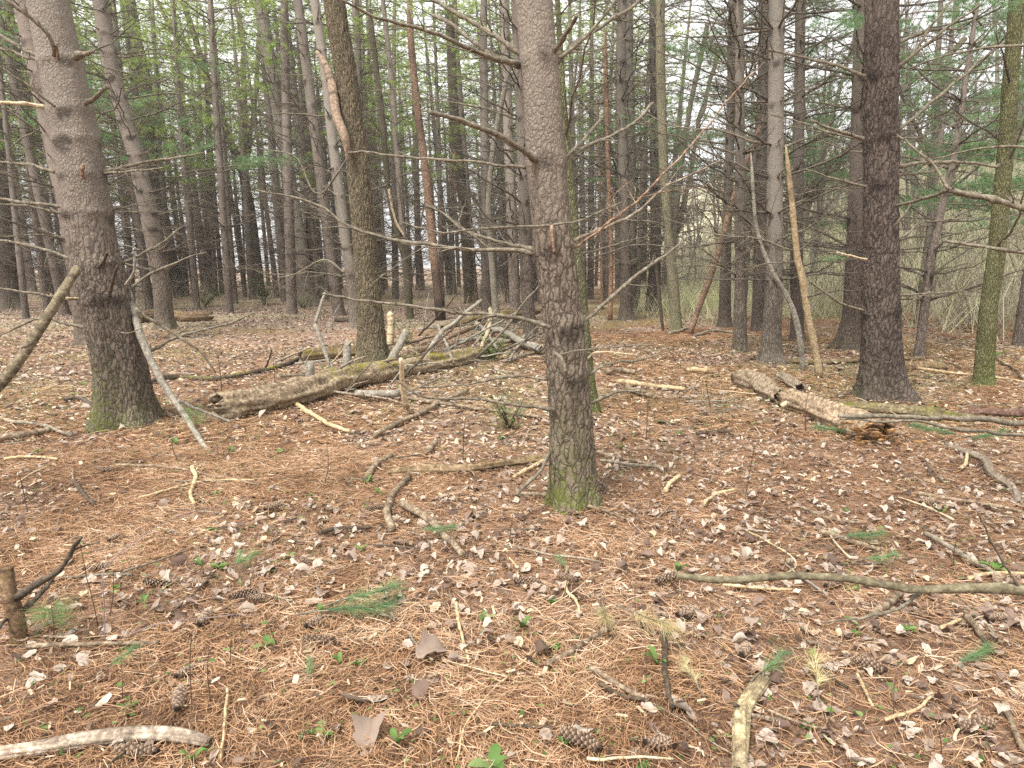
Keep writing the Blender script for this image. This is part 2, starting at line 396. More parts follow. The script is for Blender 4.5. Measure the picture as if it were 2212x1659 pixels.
def needle_tris(cent, axis, cnt, length, width, spread=.8):
    """fans of thin needles at centres (N,3) about axis (N,3)"""
    N = len(cent); c = np.repeat(cent, cnt, 0); a = np.repeat(axis, cnt, 0)
    d = a + rng.normal(0, spread, (N * cnt, 3)); d /= np.linalg.norm(d, axis=1)[:, None]
    L = length * rng.uniform(.7, 1.15, N * cnt)[:, None]; side = np.cross(d, rng.normal(0, 1, (N * cnt, 3))); side /= np.linalg.norm(side, axis=1)[:, None] + 1e-9
    tip = c + d * L; tip[:, 2] -= .12 * L[:, 0]
    V = np.stack([c - side * width * .5, c + side * width * .5, tip], 1).reshape(-1, 3)
    T = np.arange(N * cnt * 3).reshape(-1, 3); r = np.repeat(np.clip(np.repeat(rng.random(N), cnt) * .7 + rng.random(N * cnt) * .3, 0, 1), 3)
    return V, T, r
def bough_mb(L=1.8, tufts=40, cnt=24, nl=.115, nw=.005, wood=True):
    """live branch along +X with plumes of needles; returns (wood, needles)"""
    w = MB(); f = MB(); m = 8; s = np.linspace(0, 1, m)
    P = kink(np.stack([s * L, 0 * s, L * (.16 * s - .12 * s * s)], 1), .07); Rr = .012 * (1 - .8 * s); add_tube(w, P, Rr, 5)
    cs = []; ax = []
    for q in range(int(tufts / 4)):
        i = int(rng.integers(2, m)); b = P[i]; sg = rng.choice([-1, 1]); l = rng.uniform(.25, .5) * L * (1.15 - .6 * i / m)
        d = np.array([.75, sg * rng.uniform(.4, .9), rng.normal(.12, .1)]); d /= np.linalg.norm(d)
        Q = b + d * np.linspace(0, l, 4)[:, None]; add_tube(w, Q, np.linspace(.004, .002, 4), 3, cap=False)
        for h in np.linspace(.45, 1.0, 4): cs.append(b + d * l * h + rng.normal(0, .03, 3)); ax.append(d + np.array([0, 0, .25]))
    V, T, r = needle_tris(np.array(cs), np.array(ax), cnt, nl, nw); f.add(V, None, T, rnd=r); return w, f
BOUGH = [bough_mb(L, t) for L, t in ((1.4, 64), (1.8, 84), (2.2, 104), (1.1, 52))]
BWM = [w.mesh('bough_wood', M['branch']) for w, f in BOUGH]; BFM = [f.mesh('bough_needles', M['needle'], False) for w, f in BOUGH]

# ------------------------------------------------------------------ trunks
def trunk_mb(P, Rr, k, dz, zdense, seed, bark='pine', whorls=(), moss=0.0, mossh=.5, smooth0=1.2, smooth1=3.2, flare=.35, disp=.006, top=0.0):
    P = np.asarray(P, float); Rr = np.asarray(Rr, float); z = P[:, 2]; zb = z[0]
    rows = np.concatenate([np.arange(zb - .12, min(zdense, z[-1]), dz), np.arange(min(zdense, z[-1]), z[-1] + .01, max(dz * 6, .15))])
    c = np.stack([np.interp(rows, z, P[:, 0]), np.interp(rows, z, P[:, 1]), rows], 1); r = np.interp(rows, z, Rr)
    ker = np.ones(5) / 5
    for a in (0, 1):
        q = np.pad(c[:, a], 2, mode='edge'); c[:, a] = np.convolve(q, ker, 'valid')
    h = rows - zb
    bul = np.zeros(len(rows))
    a = np.arange(k) / k * 2 * np.pi; wh = np.zeros((len(rows), k))
    for w in whorls:
        ph = rng.uniform(0, 6.28, 3); kn = np.clip(.35 + .5 * np.cos(3 * a + ph[0]) + .35 * np.cos(2 * a + ph[1]), .08, 1)
        wh += rng.uniform(.55, 1) * kn[None] * np.exp(-((rows[:, None] - w + .02 + (.035 * np.cos(a + ph[2]) + .02 * np.cos(3 * a + ph[0]))[None]) / (.045 + .035 * kn[None])) ** 2); bul += np.exp(-((rows - w) / .045) ** 2)
    a = np.arange(k) / k * 2 * np.pi; V, Q, t, u, v = tube_arr(c, r, k)
    lob = 1 + .42 * np.cos(4 * a + seed) + .28 * np.cos(7 * a + 2.1 * seed)
    fl = flare * np.exp(-np.clip(h, -.06, 9) / (.5 * Rr[0] + .05))[:, None] * lob[None]
    nrm = V - c[:, None]; nrm /= np.linalg.norm(nrm, axis=2)[..., None]
    sm = sstep(smooth0, smooth1, h)[:, None] * np.ones(k)
    pw = V.reshape(-1, 3) - P[0]
    low = (vnoise(pw * np.array([5, 5, 2.0]) + seed * 7.7).reshape(len(rows), k) - .5) * .10
    rad_ = r[:, None] * (fl + low + .05 * bul[:, None] * (.5 + lob[None] * .6 * (1 + .6 * np.cos(5 * a + 3 * h[:, None]))))
    V = V + nrm * rad_[..., None]
    if disp > 0:
        pts = (V.reshape(-1, 3) - P[0])
        sc = {'pine': (1 / .021, 1 / .021, 1 / .036), 'pine_old': (1 / .024, 1 / .024, 1 / .042), 'ash': (1 / .028, 1 / .028, 1 / .20)}.get(bark, (1 / .03, 1 / .03, 1 / .08))
        wob = vnoise(pts * 14) * 1.1
        wv = np.stack([wob, vnoise(pts * 14 + 40) * 1.1, vnoise(pts * 11 + 80) * 1.4], 1)
        f1, f2, idv = worley(pts * np.array(sc) + wv + seed)
        e = sstep(0, .32, f2 - f1).reshape(len(rows), k); idv = idv.reshape(len(rows), k)
        if bark.startswith('pine'):
            f1, f2, id2 = worley(pts * np.array((1 / .036, 1 / .036, 1 / .15)) + wv * .8 + seed + 9); e2 = sstep(0, .34, f2 - f1).reshape(len(rows), k); e = e2 + (e - e2) * sm; idv = id2.reshape(len(rows), k) * (1 - sm) + idv * sm
        dd = disp * (1 - .72 * sm) * (e - .6 + .5 * (idv - .5)) + .0015 * (vnoise(pts * 60).reshape(len(rows), k) - .5)
        V = V + nrm * dd[..., None]
    mo = moss * np.exp(-np.clip(h, 0, 99) / mossh)[:, None] * (.6 + .4 * np.cos(a + 2.5 + seed))[None] * 1.6
    mo = np.clip(mo, 0, 1)
    whb = sstep(.14, .62, np.clip(wh, 0, 1) * (.25 + .75 * vnoise(pw * np.array([11, 11, 16.]) + 3) + .6 * vnoise(pw * 34. + 3)).reshape(len(rows), k))
    mb = MB(); n = len(rows); VV = np.concatenate([V.reshape(-1, 3), [c[0]], [c[-1]]]); pad = lambda x: np.concatenate([x.ravel(), [0, 0]])
    mb.add(VV - P[0], Q, caps(n, k, n * k, n * k + 1), moss=pad(mo), whorl=pad(whb), smooth=pad(sm))
    return mb
def px_path(pts, H, base=None):
    """picture points (x, y, width) from the foot up -> world axis and radii, carried on above the frame to height H"""
    b = G(pts[0][0], pts[0][1]) if base is None else base
    P = [b]; Rr = [rad(b, pts[0][2])]
    for (x, y, w) in pts[1:]:
        p = at(x, y, b[1]); P.append(p); Rr.append(rad(p, w))
    d = P[-1] - P[-2]; d = d / d[2]; d[0] = d[0] * .6; d[1] = 0
    z1 = P[-1][2]; zt = b[2] + H
    if zt > z1 + .5:
        for f in (.3, .65, 1.0):
            zz = z1 + (zt - z1) * f; P.append(np.array([P[len(pts) - 1][0] + d[0] * (zz - z1), b[1], zz])); Rr.append(max(Rr[len(pts) - 1] * (1 - .82 * f), .015))
    return np.array(P), np.array(Rr)
def axis_at(P, z): return np.array([np.interp(z, P[:, 2], P[:, 0]), np.interp(z, P[:, 2], P[:, 1]), z])
def basis(az, tilt, roll=0, s=1.0):
    return Matrix.Rotation(az, 4, 'Z') @ Matrix.Rotation(-tilt, 4, 'Y') @ Matrix.Rotation(roll, 4, 'X') @ Matrix.Diagonal((s, s, s, 1))
def put(root, me, p, base, az, tilt, s, name='branch', roll=0):
    return part(name, me, root, Matrix.Translation(Vector(p - base)) @ basis(az, tilt, roll, s))
def crown_mb(P, base, z0, z1, n, Lmax, cnt=9, nl=.15, nw=.008, tufts=26):
    f = MB(); w = MB()
    for q in range(n):
        u = q / max(n - 1, 1); z = z0 + (z1 - z0) * u; L = Lmax * (.35 + .65 * math.sin(math.pi * min(1, .28 + .72 * (1 - u)))) * rng.uniform(.6, 1.1)
        az = q * 2.4 + rng.normal(0, .3); d = np.array([math.cos(az), math.sin(az), rng.normal(.16, .12)]); b = axis_at(P, z)
        s = np.linspace(0, 1, 5); Q = kink(b + d * L * s[:, None] + np.array([0, 0, -.10 * L]) * (s ** 2)[:, None], .08)
        add_tube(w, Q - base, .02 * (1 - .8 * s) * (L / 2.5), 4, cap=False)
        cs = []; ax = []
        for h in range(tufts):
            g = rng.uniform(.3, 1.05); side = np.array([-d[1], d[0], 0]) * rng.normal(0, .22) * L * (1.2 - .5 * g)
            cs.append(b + d * L * g + side + np.array([0, 0, -.1 * L * g * g + rng.normal(0, .05)])); ax.append(d * .8 + np.array([0, 0, .3]) + side / L)
        V, T, r = needle_tris(np.array(cs), np.array(ax), cnt, nl, nw, .7); f.add(V - base, None, T, rnd=np.clip(r * .8 + .2 * u, 0, 1))
    return w, f
def pine(label, pts, H=15, group='pines in the stand', k=40, dz=.03, whorl0=1.0, gap=.42, nper=3, lo=1.2, moss=.25, tint=(1, 1, 1), near=False, seed=1, bl=1.0, crown=True,
         bark='pine', smooth=(1.2, 3.4), flare=.35, vis=None, disp=.007, name='pine_tree', cat='pine tree', boughs=(), pxbr=(), away=None, wpx=()):
    P, Rr = px_path(pts, H); b = P[0].copy(); root = empty(name, b, label, cat, group)
    vt = vis if vis else min(H * .8, CAM_H + .36 * b[1] + .8)
    wz = []; z = b[2] + whorl0 + rng.uniform(0, .2)
    while z < b[2] + H * .9: wz.append(z); z += gap * rng.uniform(.8, 1.25)
    if wpx: wz = [at(pts[len(pts) // 2][0], y, b[1])[2] for y in wpx]
    mb = trunk_mb(P, Rr, k, dz, b[2] + vt, seed, bark, wz, moss, .3, smooth[0], smooth[1], flare, disp)
    tr = mb.build('trunk', M[bark], root); tr.color = (*tint, 1)
    for z in wz:
        if z > b[2] + vt: break
        if z < b[2] + lo: continue
        a0 = rng.uniform(0, 6.28)
        npr = (nper + int(rng.integers(2, 5))) if nper else 0
        for q in range(npr):
            az = a0 + q * 6.28 / npr + rng.normal(0, .35)
            if away is not None and math.cos(az - away) > .75: continue
            p = axis_at(P, z + rng.normal(0, .03)); r = np.interp(z, P[:, 2], Rr) * .85
            p = p + np.array([math.cos(az), math.sin(az), 0]) * r
            if rng.random() < .22: put(root, STUBM[int(rng.integers(4))], p, b, az, rng.uniform(0, .5), rng.uniform(.7, 1.3), 'branch_stub')
            else: put(root, DBM[int(rng.integers(14))], p, b, az, rng.normal(.12, .16), bl * rng.uniform(.65, 1.2), 'branch', rng.uniform(-.4, .4))
    for (x, y, s, az) in boughs:
        p = at(x, y, b[1]); q = axis_at(P, p[2]); ii = int(rng.integers(4))
        o = put(root, BWM[ii], p, b, az, rng.normal(.1, .1), s, 'bough'); part('needles', BFM[ii], o)
    for br in pxbr: pixel_branch(root, b, *br)
    if crown:
        w, f = crown_mb(P, b, b[2] + max(H * .62, vt * .95), b[2] + H, 26, H * .13)
        fo = f.build('crown', M['needle'], root, False); part('crown_limbs', w.mesh('crown_limbs', M['branch']), fo)
    return root, P
def pixel_branch(root, b, pts, w0, w1, Y0, Y1, mat='branch', nt=6, name='branch', tint=None):
    Y0 += b[1]; Y1 += b[1]
    n = len(pts); W = np.array([at(x, y, Y0 + (Y1 - Y0) * i / max(n - 1, 1)) for i, (x, y) in enumerate(pts)])
    m = max(6, 5 * n); W = kink(resample(W, m), .085); s = np.linspace(0, 1, m); rr = rad(W[0], w0) * (1 - s) + rad(W[-1], w1) * s
    rr = rr * (.95 + .22 * (rng.random(m) - .5) + .35 * (rng.random(m) < .12)); mb = MB(); add_tube(mb, W - b, rr, 8)
    L = np.linalg.norm(W[-1] - W[0])
    if nt: twigs(mb, W - b, rr, nt, .1 * L, .3 * L, 4, .2, 2, .4, .002)
    return mb.build(name, M[mat], root)
# ------------------------------------------------------------------ the near trees, one by one
GR = 'tree trunks standing on the forest floor'
pine('brown scaly pine trunk nearest the camera, in the middle, with long bare branches', [(1240, 1085, 98), (1233, 900, 91), (1216, 700, 87), (1190, 480, 85), (1180, 350, 84), (1165, 150, 81), (1153, 0, 80)], 15, GR,
     112, .011, .5, .5, 0, 9, .75, (.92, .89, .84), True, 1.3, smooth=(1.3, 2.6), flare=.22, vis=3.6, disp=.0075, wpx=(130, 352, 535, 700, 805), pxbr=[
    ([(1120, 140), (1106, 133), (1020, 107), (920, 70), (813, 43), (740, 0)], 12, 6, 0, -.5),
    ([(1125, 118), (1060, 72), (1000, 38), (930, -4)], 12, 9, 0, .3),
    ([(1120, 146), (1060, 112), (986, 57), (933, 33)], 11, 7, 0, .6, 'branch', 3),
    ([(1196, 112), (1222, 70), (1245, 35)], 12, 9, -.05, -.3, 'branch', 0, 'branch_stub'),
    ([(1204, 134), (1279, 67), (1393, -5)], 10, 7, 0, .5),
    ([(1206, 126), (1262, 78), (1330, -5)], 9, 6, 0, .1),
    ([(1157, 347), (1116, 312), (1060, 285), (990, 262), (928, 243)], 15, 10, -.1, -.5, 'branch', 3),
    ([(1203, 362), (1250, 325), (1320, 292), (1365, 268), (1410, 222)], 9, 6, 0, .4),
    ([(1218, 345), (1260, 300), (1298, 258)], 9, 7, 0, .3, 'branch', 2),
    ([(1136, 362), (1050, 352), (953, 343), (850, 337), (753, 330)], 7, 4, 0, .5),
    ([(1158, 547), (1106, 540), (986, 533), (886, 520), (760, 483), (686, 440), (553, 410)], 12, 3, 0, .4, 'branch', 9),
    ([(1155, 541), (1106, 527), (1020, 507), (953, 463), (920, 443)], 9, 4, 0, .7, 'branch', 7),
    ([(1190, 487), (1106, 493), (1020, 497), (953, 500), (870, 480)], 6, 3, -.14, -.2, 'branch', 6),
    ([(1190, 487), (1250, 476), (1290, 458), (1345, 436)], 5, 2, -.14, -.2, 'branch', 6),
    ([(1228, 524), (1319, 477), (1393, 443), (1453, 400), (1566, 343)], 7, 3, 0, .8, 'log', 6),
    ([(1234, 540), (1340, 460), (1406, 400), (1473, 330), (1529, 267), (1586, 200), (1650, 135)], 6, 3, 0, 1.1, 'red', 4),
    ([(1236, 549), (1310, 533), (1400, 512)], 5, 2, 0, .5, 'branch', 5),
    ([(1191, 487), (1193, 515), (1197, 545)], 9, 6, -.16, -.19, 'red', 0, 'branch_stub'),
    ([(1190, 708), (1140, 690), (1106, 683), (1000, 680), (880, 665), (760, 648), (695, 635)], 10, 4, -.12, -.2, 'branch', 8),
    ([(1250, 700), (1296, 666), (1390, 583), (1436, 553), (1490, 508)], 10, 5, 0, .5, 'branch', 5),
    ([(1198, 762), (1214, 778), (1222, 803)], 8, 6, -.16, -.24, 'branch', 4, 'branch_stub'),
    ([(1206, 768), (1266, 756), (1330, 752), (1413, 746)], 4, 2, -.15, -.1, 'branch', 3),
    ([(1258, 786), (1284, 763), (1330, 762), (1380, 768)], 5, 3, 0, .2, 'pale', 3),
    ([(1262, 813), (1306, 790), (1360, 783), (1440, 763)], 7, 3, 0, .4, 'branch', 5),
    ([(1264, 879), (1333, 850), (1396, 846)], 7, 4, 0, -.2, 'branch', 4),
    ([(1196, 886), (1106, 873), (970, 860), (906, 853), (853, 823)], 9, 3, -.1, -.3, 'branch', 9),
    ([(1184, 819), (1106, 812), (1003, 830), (903, 837)], 6, 3, 0, .2, 'branch', 6),
    ([(1187, 978), (1166, 1020), (1116, 1070)], 9, 7, 0, -.25, 'branch', 2)])
pine('thick scaly pine at the left with a mossy foot, two poles leaning by it', [(275, 910, 112), (262, 800, 106), (240, 690, 104), (218, 600, 103), (205, 553, 97), (165, 300, 90), (130, 130, 84), (103, 0, 80)], 18, GR,
     110, .016, 1.0, .5, 0, 9, 1.0, (1.00, 0.98, 0.94), True, 2.2, smooth=(1.0, 3.0), flare=.32, vis=4.4, disp=.012, bark='pine_old', wpx=(135, 240, 302, 378, 460, 572, 645), pxbr=[
    ([(163, 124), (180, 118), (202, 110)], 16, 7, -.2, -.4, 'branch', 0, 'branch_stub'),
    ([(168, 232), (200, 212), (232, 186)], 12, 8, 0, -.2, 'branch', 1, 'branch_stub'),
    ([(85, 122), (40, 98), (-10, 68)], 9, 7, 0, .2), ([(90, 133), (40, 115), (-10, 100)], 8, 5, 0, .6),
    ([(117, 122), (108, 80), (70, 40), (15, 0)], 9, 7, -.25, -.5), ([(98, 231), (50, 226), (-10, 222)], 9, 7, 0, -.1, 'pale', 4),
    ([(120, 232), (60, 182), (-10, 138)], 6, 4, -.2, -.4), ([(125, 128), (124, 112), (122, 98)], 8, 4, -.25, -.3, 'red', 0, 'branch_stub'),
    ([(218, 372), (290, 357), (370, 345), (443, 330)], 8, 4, 0, .3, 'branch', 5), ([(222, 375), (300, 365), (352, 362)], 5, 3, 0, -.2),
    ([(180, 385), (178, 372), (180, 355)], 10, 7, -.26, -.3, 'red', 0, 'branch_stub'),
    ([(118, 372), (60, 358), (-10, 348)], 8, 5, 0, .2), ([(146, 450), (80, 438), (-10, 428)], 8, 5, 0, .3), ([(135, 462), (60, 445), (-10, 440)], 6, 4, 0, -.2),
    ([(228, 455), (245, 452), (262, 446)], 8, 5, 0, .1, 'branch', 0, 'branch_stub'), ([(175, 568), (120, 545), (60, 530), (-10, 520)], 8, 5, 0, .2),
    ([(252, 572), (300, 552), (360, 520), (397, 487)], 8, 3, 0, .4, 'branch', 6), ([(212, 578), (225, 560), (232, 545)], 9, 5, -.28, -.5, 'dark', 0, 'branch_stub'),
    ([(237, 640), (242, 610), (253, 575)], 9, 6, -.28, -.5, 'dark', 0, 'branch_stub'),
    ([(190, 646), (130, 643), (70, 632), (-10, 622)], 8, 4, -.1, -.3, 'branch', 5), ([(190, 645), (130, 642), (110, 635)], 4, 2, -.1, -.5, 'pale', 4),
    ([(210, 712), (150, 702), (90, 690), (-5, 727)], 7, 3, -.1, -.2, 'branch', 5), ([(288, 775), (340, 750), (400, 722), (470, 705), (553, 675)], 9, 3, 0, .4, 'branch', 8),
    ([(262, 718), (280, 720), (308, 708)], 4, 2, -.25, -.3, 'branch', 2), ([(285, 620), (330, 590), (400, 560), (446, 545)], 7, 3, 0, .3, 'branch', 5)])
pine('pine trunk half hidden behind the thick pine at the left', [(192, 745, 46), (178, 640, 44), (150, 450, 44), (105, 250, 42), (50, 0, 40)], 16, GR, 48, .03, 1.5, .45, 3, 1.6, .3, (1, .95, .92), seed=3.1)
pine('pine with a rotten log at its foot, right of the thick left pine', [(357, 711, 38), (350, 620, 36), (328, 490, 36), (293, 333, 34), (273, 267, 32), (240, 150, 31), (215, 0, 30)], 17, GR, 48, .03, 1.2, .42, 3, 1.2, .4, (0.99, 0.97, 0.94), seed=4.2,
     boughs=[(318, 150, .9, .3), (352, 365, .9, 2.6), (400, 372, 1.0, .2), (335, 372, .9, -.6), (430, 385, .8, .5)])
pine('dark pine rising through green boughs behind the log pine', [(388, 640, 32), (365, 553, 31), (330, 370, 30), (310, 170, 30), (290, 80, 29), (277, 0, 28)], 18, GR, 36, .05, 2, .5, 3, 1.8, .1, (0.71, 0.70, 0.67), seed=5.0)
pine('dark broad pine at the left edge of the view', [(22, 668, 50), (12, 600, 46), (2, 500, 44), (-15, 300, 40)], 17, GR, 40, .04, 1.5, .5, 3, 1.4, .1, (0.73, 0.71, 0.70), seed=6.0)
pine('straight ringed pine left of the furrowed trunk, dark rings on grey', [(668, 662, 40), (657, 600, 33), (653, 553, 30), (632, 430, 28), (610, 300, 27), (585, 140, 25), (563, 0, 24)], 17, GR, 40, .04, 1.2, .62, 4, 1.0, .1, (1.00, 1.02, 0.99), seed=7.0, smooth=(.8, 3))
pine('slim pine just behind the ringed grey pine', [(687, 652, 20), (680, 560, 18), (663, 433, 17), (640, 240, 16), (616, 33, 15)], 14, GR, 28, .06, 1.2, .6, 4, 1.0, 0, (1.10, 1.12, 1.09), seed=8.0, smooth=(.8, 3))
pine('pale grey pine with a black lower trunk, hard by the furrowed trunk', [(770, 706, 27), (764, 640, 24), (755, 570, 24), (750, 553, 23), (726, 367, 22), (705, 180, 20), (680, 0, 19)], 15, GR, 36, .04, 1.1, .6, 3, 1.0, 0, (1.15, 1.17, 1.14), seed=9.0, smooth=(1.2, 1.9))
# furrowed broadleaf trunk
pine('furrowed broadleaf trunk, olive and corky, at the end of the mossy log', [(806, 785, 62), (800, 700, 56), (793, 600, 52), (790, 553, 50), (772, 333, 47), (746, 150, 46), (721, 0, 45)], 15, GR, 110, .02, 99, .5, 0, 9, .45, (1, 1, 1), seed=10.0,
     bark='ash', smooth=(50, 60), flare=.5, vis=4.6, disp=.016, name='broadleaf_tree', cat='broadleaf tree', crown=False, pxbr=[([(760, 330), (690, 420), (640, 340), (560, 320)], 5, 2, 0, .3, 'branch', 6), ([(745, 590), (700, 560), (640, 590), (600, 600)], 5, 2, 0, .3, 'branch', 6)])
def broadleaf(label, pts, H=10, bark='mossbark', k=24, dz=.05, moss=.3, tint=(1, 1, 1), seed=1., limbs=(), nbr=8, lo=2.0, name='broadleaf_tree', cat='broadleaf tree', flare=.2, disp=.005, group=GR, bl=.9):
    root, P = pine(label, pts, H, group, k, dz, 99, 1, 0, 9, moss, tint, seed=seed, bark=bark, smooth=(50, 60), flare=flare, disp=disp, name=name, cat=cat, crown=False)
    b = np.array(root.location)
    for l in limbs: pixel_branch(root, b, *l)
    for q in range(nbr):
        hi = min(P[-1, 2] - b[2], CAM_H + .4 * b[1]); z = b[2] + rng.uniform(min(lo, hi * .6), hi); put(root, DBM[int(rng.integers(14))], axis_at(P, z), b, rng.uniform(0, 6.28), rng.uniform(.2, .9), bl * rng.uniform(.6, 1.1), 'branch', rng.uniform(-3, 3))
    return root
broadleaf('forked slender broadleaf tree rising from a green shrub', [(563, 640, 22), (553, 553, 21), (540, 450, 21), (524, 370, 18), (467, 233, 14), (417, 67, 12), (393, 0, 11)], 9, limbs=[
    ([(527, 375), (533, 200), (520, 50), (500, -10)], 15, 11, 0, .6), ([(500, 310), (450, 183), (400, 90), (377, 67), (337, -5)], 13, 9, 0, -.4), ([(377, 67), (376, 30), (373, -5)], 9, 8, -.3, -.3), ([(533, 345), (556, 150), (566, 40)], 11, 9, .2, 1.0)], seed=11.)
broadleaf('slender mossy broken trunk with a pale splintered middle', [(887, 690, 15), (880, 600, 14), (873, 553, 14), (850, 470, 13), (838, 410, 12), (835, 367, 13), (823, 233, 13), (795, 0, 12)], 8, seed=12., nbr=6, limbs=[([(840, 408), (853, 470), (873, 510)], 7, 5, -.15, -.15, 'pale', 0, 'splinter')])
broadleaf('dark crooked broadleaf tree left of the nearest pine', [(1015, 655, 22), (1010, 553, 21), (1000, 433, 21), (990, 340, 22), (983, 267, 20), (975, 120, 19), (970, 0, 18)], 10, 'mossbark', tint=(0.81, 0.78, 0.76), seed=13., nbr=10,
          limbs=[([(985, 410), (975, 380), (985, 330)], 11, 8, -.3, -.4, 'red', 2), ([(1010, 480), (1030, 510), (1050, 560)], 12, 9, -.2, .2, 'dark', 3)])
broadleaf('pale grey broken stem by the brush pile', [(1076, 712, 17), (1068, 640, 15), (1062, 553, 14), (1055, 450, 13), (1062, 330, 12), (1080, 230, 11), (1103, 150, 10)], 4.6, 'greybark', tint=(1.10, 1.12, 1.09), seed=14., nbr=7, lo=1.2, name='dead_snag', cat='dead tree')
pine('dark pine directly left of the nearest pine trunk', [(1147, 736, 30), (1140, 640, 27), (1135, 553, 26), (1128, 300, 24), (1115, 0, 22)], 16, GR, 36, .04, 1.2, .5, 3, 1.4, .1, (0.83, 0.81, 0.79), seed=15.0)
pine('pine just behind the dark pine, left of the nearest trunk', [(1114, 697, 24), (1108, 553, 22), (1098, 300, 21), (1090, 0, 20)], 16, GR, 32, .05, 1.2, .5, 3, 1.4, .1, (1.10, 1.09, 1.06), seed=16.0)
broadleaf('leaning mossy trunk right behind the nearest pine', [(1282, 892, 26), (1268, 780, 25), (1260, 690, 24), (1255, 620, 22), (1246, 553, 19), (1236, 430, 17), (1222, 300, 15)], 6, 'mossbark', 32, .03, 1.0, tint=(0.99, 1.12, 0.86), seed=17., nbr=3, lo=2.2, flare=.35)
# barkless snags
def snag(label, pts, H, mat='red', seed=1., nbr=6, lo=1.0, tint=(1, 1, 1), base=None, name='dead_snag', cat='dead tree', dark0=0.):
    P, Rr = px_path(pts, H, base); b = P[0].copy(); root = empty(name, b, label, cat, GR)
    mb = MB(); m = 26; Q = resample(P, m); t = np.linspace(0, 1, m); zr = np.interp(Q[:, 2], P[:, 2], Rr)
    zr = zr * (1 + .16 * (rng.random(m) - .5)); zr[-1] *= .25; zr[-2] *= .6; Q[0, 2] -= .08
    add_tube(mb, Q - b, zr, 12, True, dark=np.where(t < .2, dark0, 0) + .5 * (rng.random(m) < .15)); o = mb.build('trunk', M[mat], root); o.color = (*tint, 1)
    for q in range(nbr):
        i = int(rng.integers(6, m - 2)); put(root, DBM[int(rng.integers(14))], Q[i], b, rng.uniform(0, 6.28), rng.normal(.2, .3), rng.uniform(.35, .8), 'branch')
    return root
snag('standing reddish barkless dead trunk between furrowed tree and nearest pine', [(953, 692, 21), (945, 620, 20), (937, 553, 19), (923, 400, 18), (906, 267, 16), (893, 150, 15), (880, 0, 14)], 6, 'red', nbr=14, dark0=.7)
snag('leaning red-brown broken snag, its top off to the upper right', [(1489, 722, 13), (1549, 553, 14), (1583, 433, 12), (1626, 317, 11), (1654, 240, 9)], .1, 'red', nbr=0)
snag('thin orange barkless stem right of the nearest pine', [(1318, 692, 10), (1320, 533, 10), (1312, 300, 10), (1306, 60, 9)], 6, 'red', nbr=9, tint=(1.1, 1.05, 1))
snag('thinnest pale stripped stem in the gap right of the nearest pine', [(1301, 668, 7), (1298, 480, 7), (1290, 200, 6)], 5, 'red', nbr=7)
snag('pale debarked bent snag between two ringed pines at right', [(1772, 815, 16), (1756, 730, 15), (1745, 680, 15), (1733, 600, 14), (1722, 553, 14), (1710, 430, 12), (1697, 312, 9)], .1, 'pale', nbr=5, lo=.5, tint=(.68, .64, .58))
snag('thin grey dead sapling leaning left beside the pale snag', [(1736, 800, 12), (1722, 700, 12), (1700, 640, 11), (1665, 580, 9), (1634, 490, 8), (1622, 330, 7)], .3, 'grey', nbr=6)
snag('small dark crooked stem leaning before the greenish grey trunk', [(1432, 714, 7), (1424, 640, 8), (1416, 553, 8)], .3, 'dark', nbr=3)
snag('short pale rotten stump behind the furrowed trunk', [(843, 745, 15), (845, 700, 16), (842, 672, 15)], .05, 'pale', nbr=0, name='tree_stump', cat='stump')
# right-hand pines
pine('ringed pine standing right of the orange stem', [(1353, 692, 29), (1352, 600, 26), (1351, 553, 24), (1346, 333, 23), (1340, 167, 22), (1344, 0, 21)], 17, GR, 40, .04, 1.4, .5, 3, 1.2, .1, (0.71, 0.70, 0.67), seed=21., boughs=[(1375, 330, .9, .1), (1352, 400, .8, 2.8), (1380, 440, .7, .4)])
pine('dim pine half hidden behind the ringed pine right of the orange stem', [(1368, 676, 20), (1366, 553, 19), (1362, 300, 18), (1358, 0, 17)], 16, GR, 28, .06, 1.4, .5, 3, 1.4, 0, (0.68, 0.70, 0.67), seed=22.)
pine('dark flared pine behind the slim greenish grey trunk', [(1408, 672, 30), (1412, 600, 24), (1416, 553, 22), (1414, 233, 20), (1412, 0, 19)], 17, GR, 36, .05, 1.6, .5, 3, 1.6, 0, (0.60, 0.58, 0.56), seed=23., flare=.5, bark='pine_old')
broadleaf('slim greenish grey trunk with smooth bark, mossy foot', [(1461, 717, 26), (1455, 620, 22), (1444, 510, 20), (1433, 350, 20), (1427, 150, 20), (1426, 0, 19)], 12, 'greybark', 32, .04, .6, (1.04, 1.06, 0.85), 24., nbr=9)
broadleaf('curved twin stem leaning right over the open glade', [(1440, 648, 14), (1450, 560, 13), (1470, 367, 12), (1490, 230, 11), (1530, 50, 10)], 9, 'greybark', tint=(0.70, 0.71, 0.69), seed=25., nbr=5, limbs=[([(1455, 520), (1490, 400), (1510, 290), (1560, 100)], 11, 9, .3, .6)])
pine('left one of the two touching pines at centre right', [(1565, 706, 26), (1567, 600, 23), (1570, 500, 20), (1579, 233, 18), (1583, 0, 18)], 16, GR, 36, .04, 1.3, .5, 3, 1.2, .1, (0.65, 0.63, 0.60), seed=26.)
pine('right one of the two touching pines, ringed and paler', [(1599, 760, 28), (1599, 660, 26), (1599, 553, 22), (1598, 267, 20), (1596, 0, 19)], 15, GR, 40, .035, 1.2, .48, 3, 1.0, .2, (0.87, 0.87, 0.85), seed=27.)
pine('dark pine foot showing left of the pale grey pine', [(1638, 716, 30), (1640, 600, 26), (1645, 400, 23), (1650, 0, 20)], 16, GR, 32, .05, 1.6, .5, 2, 1.8, 0, (0.59, 0.58, 0.56), seed=28.)
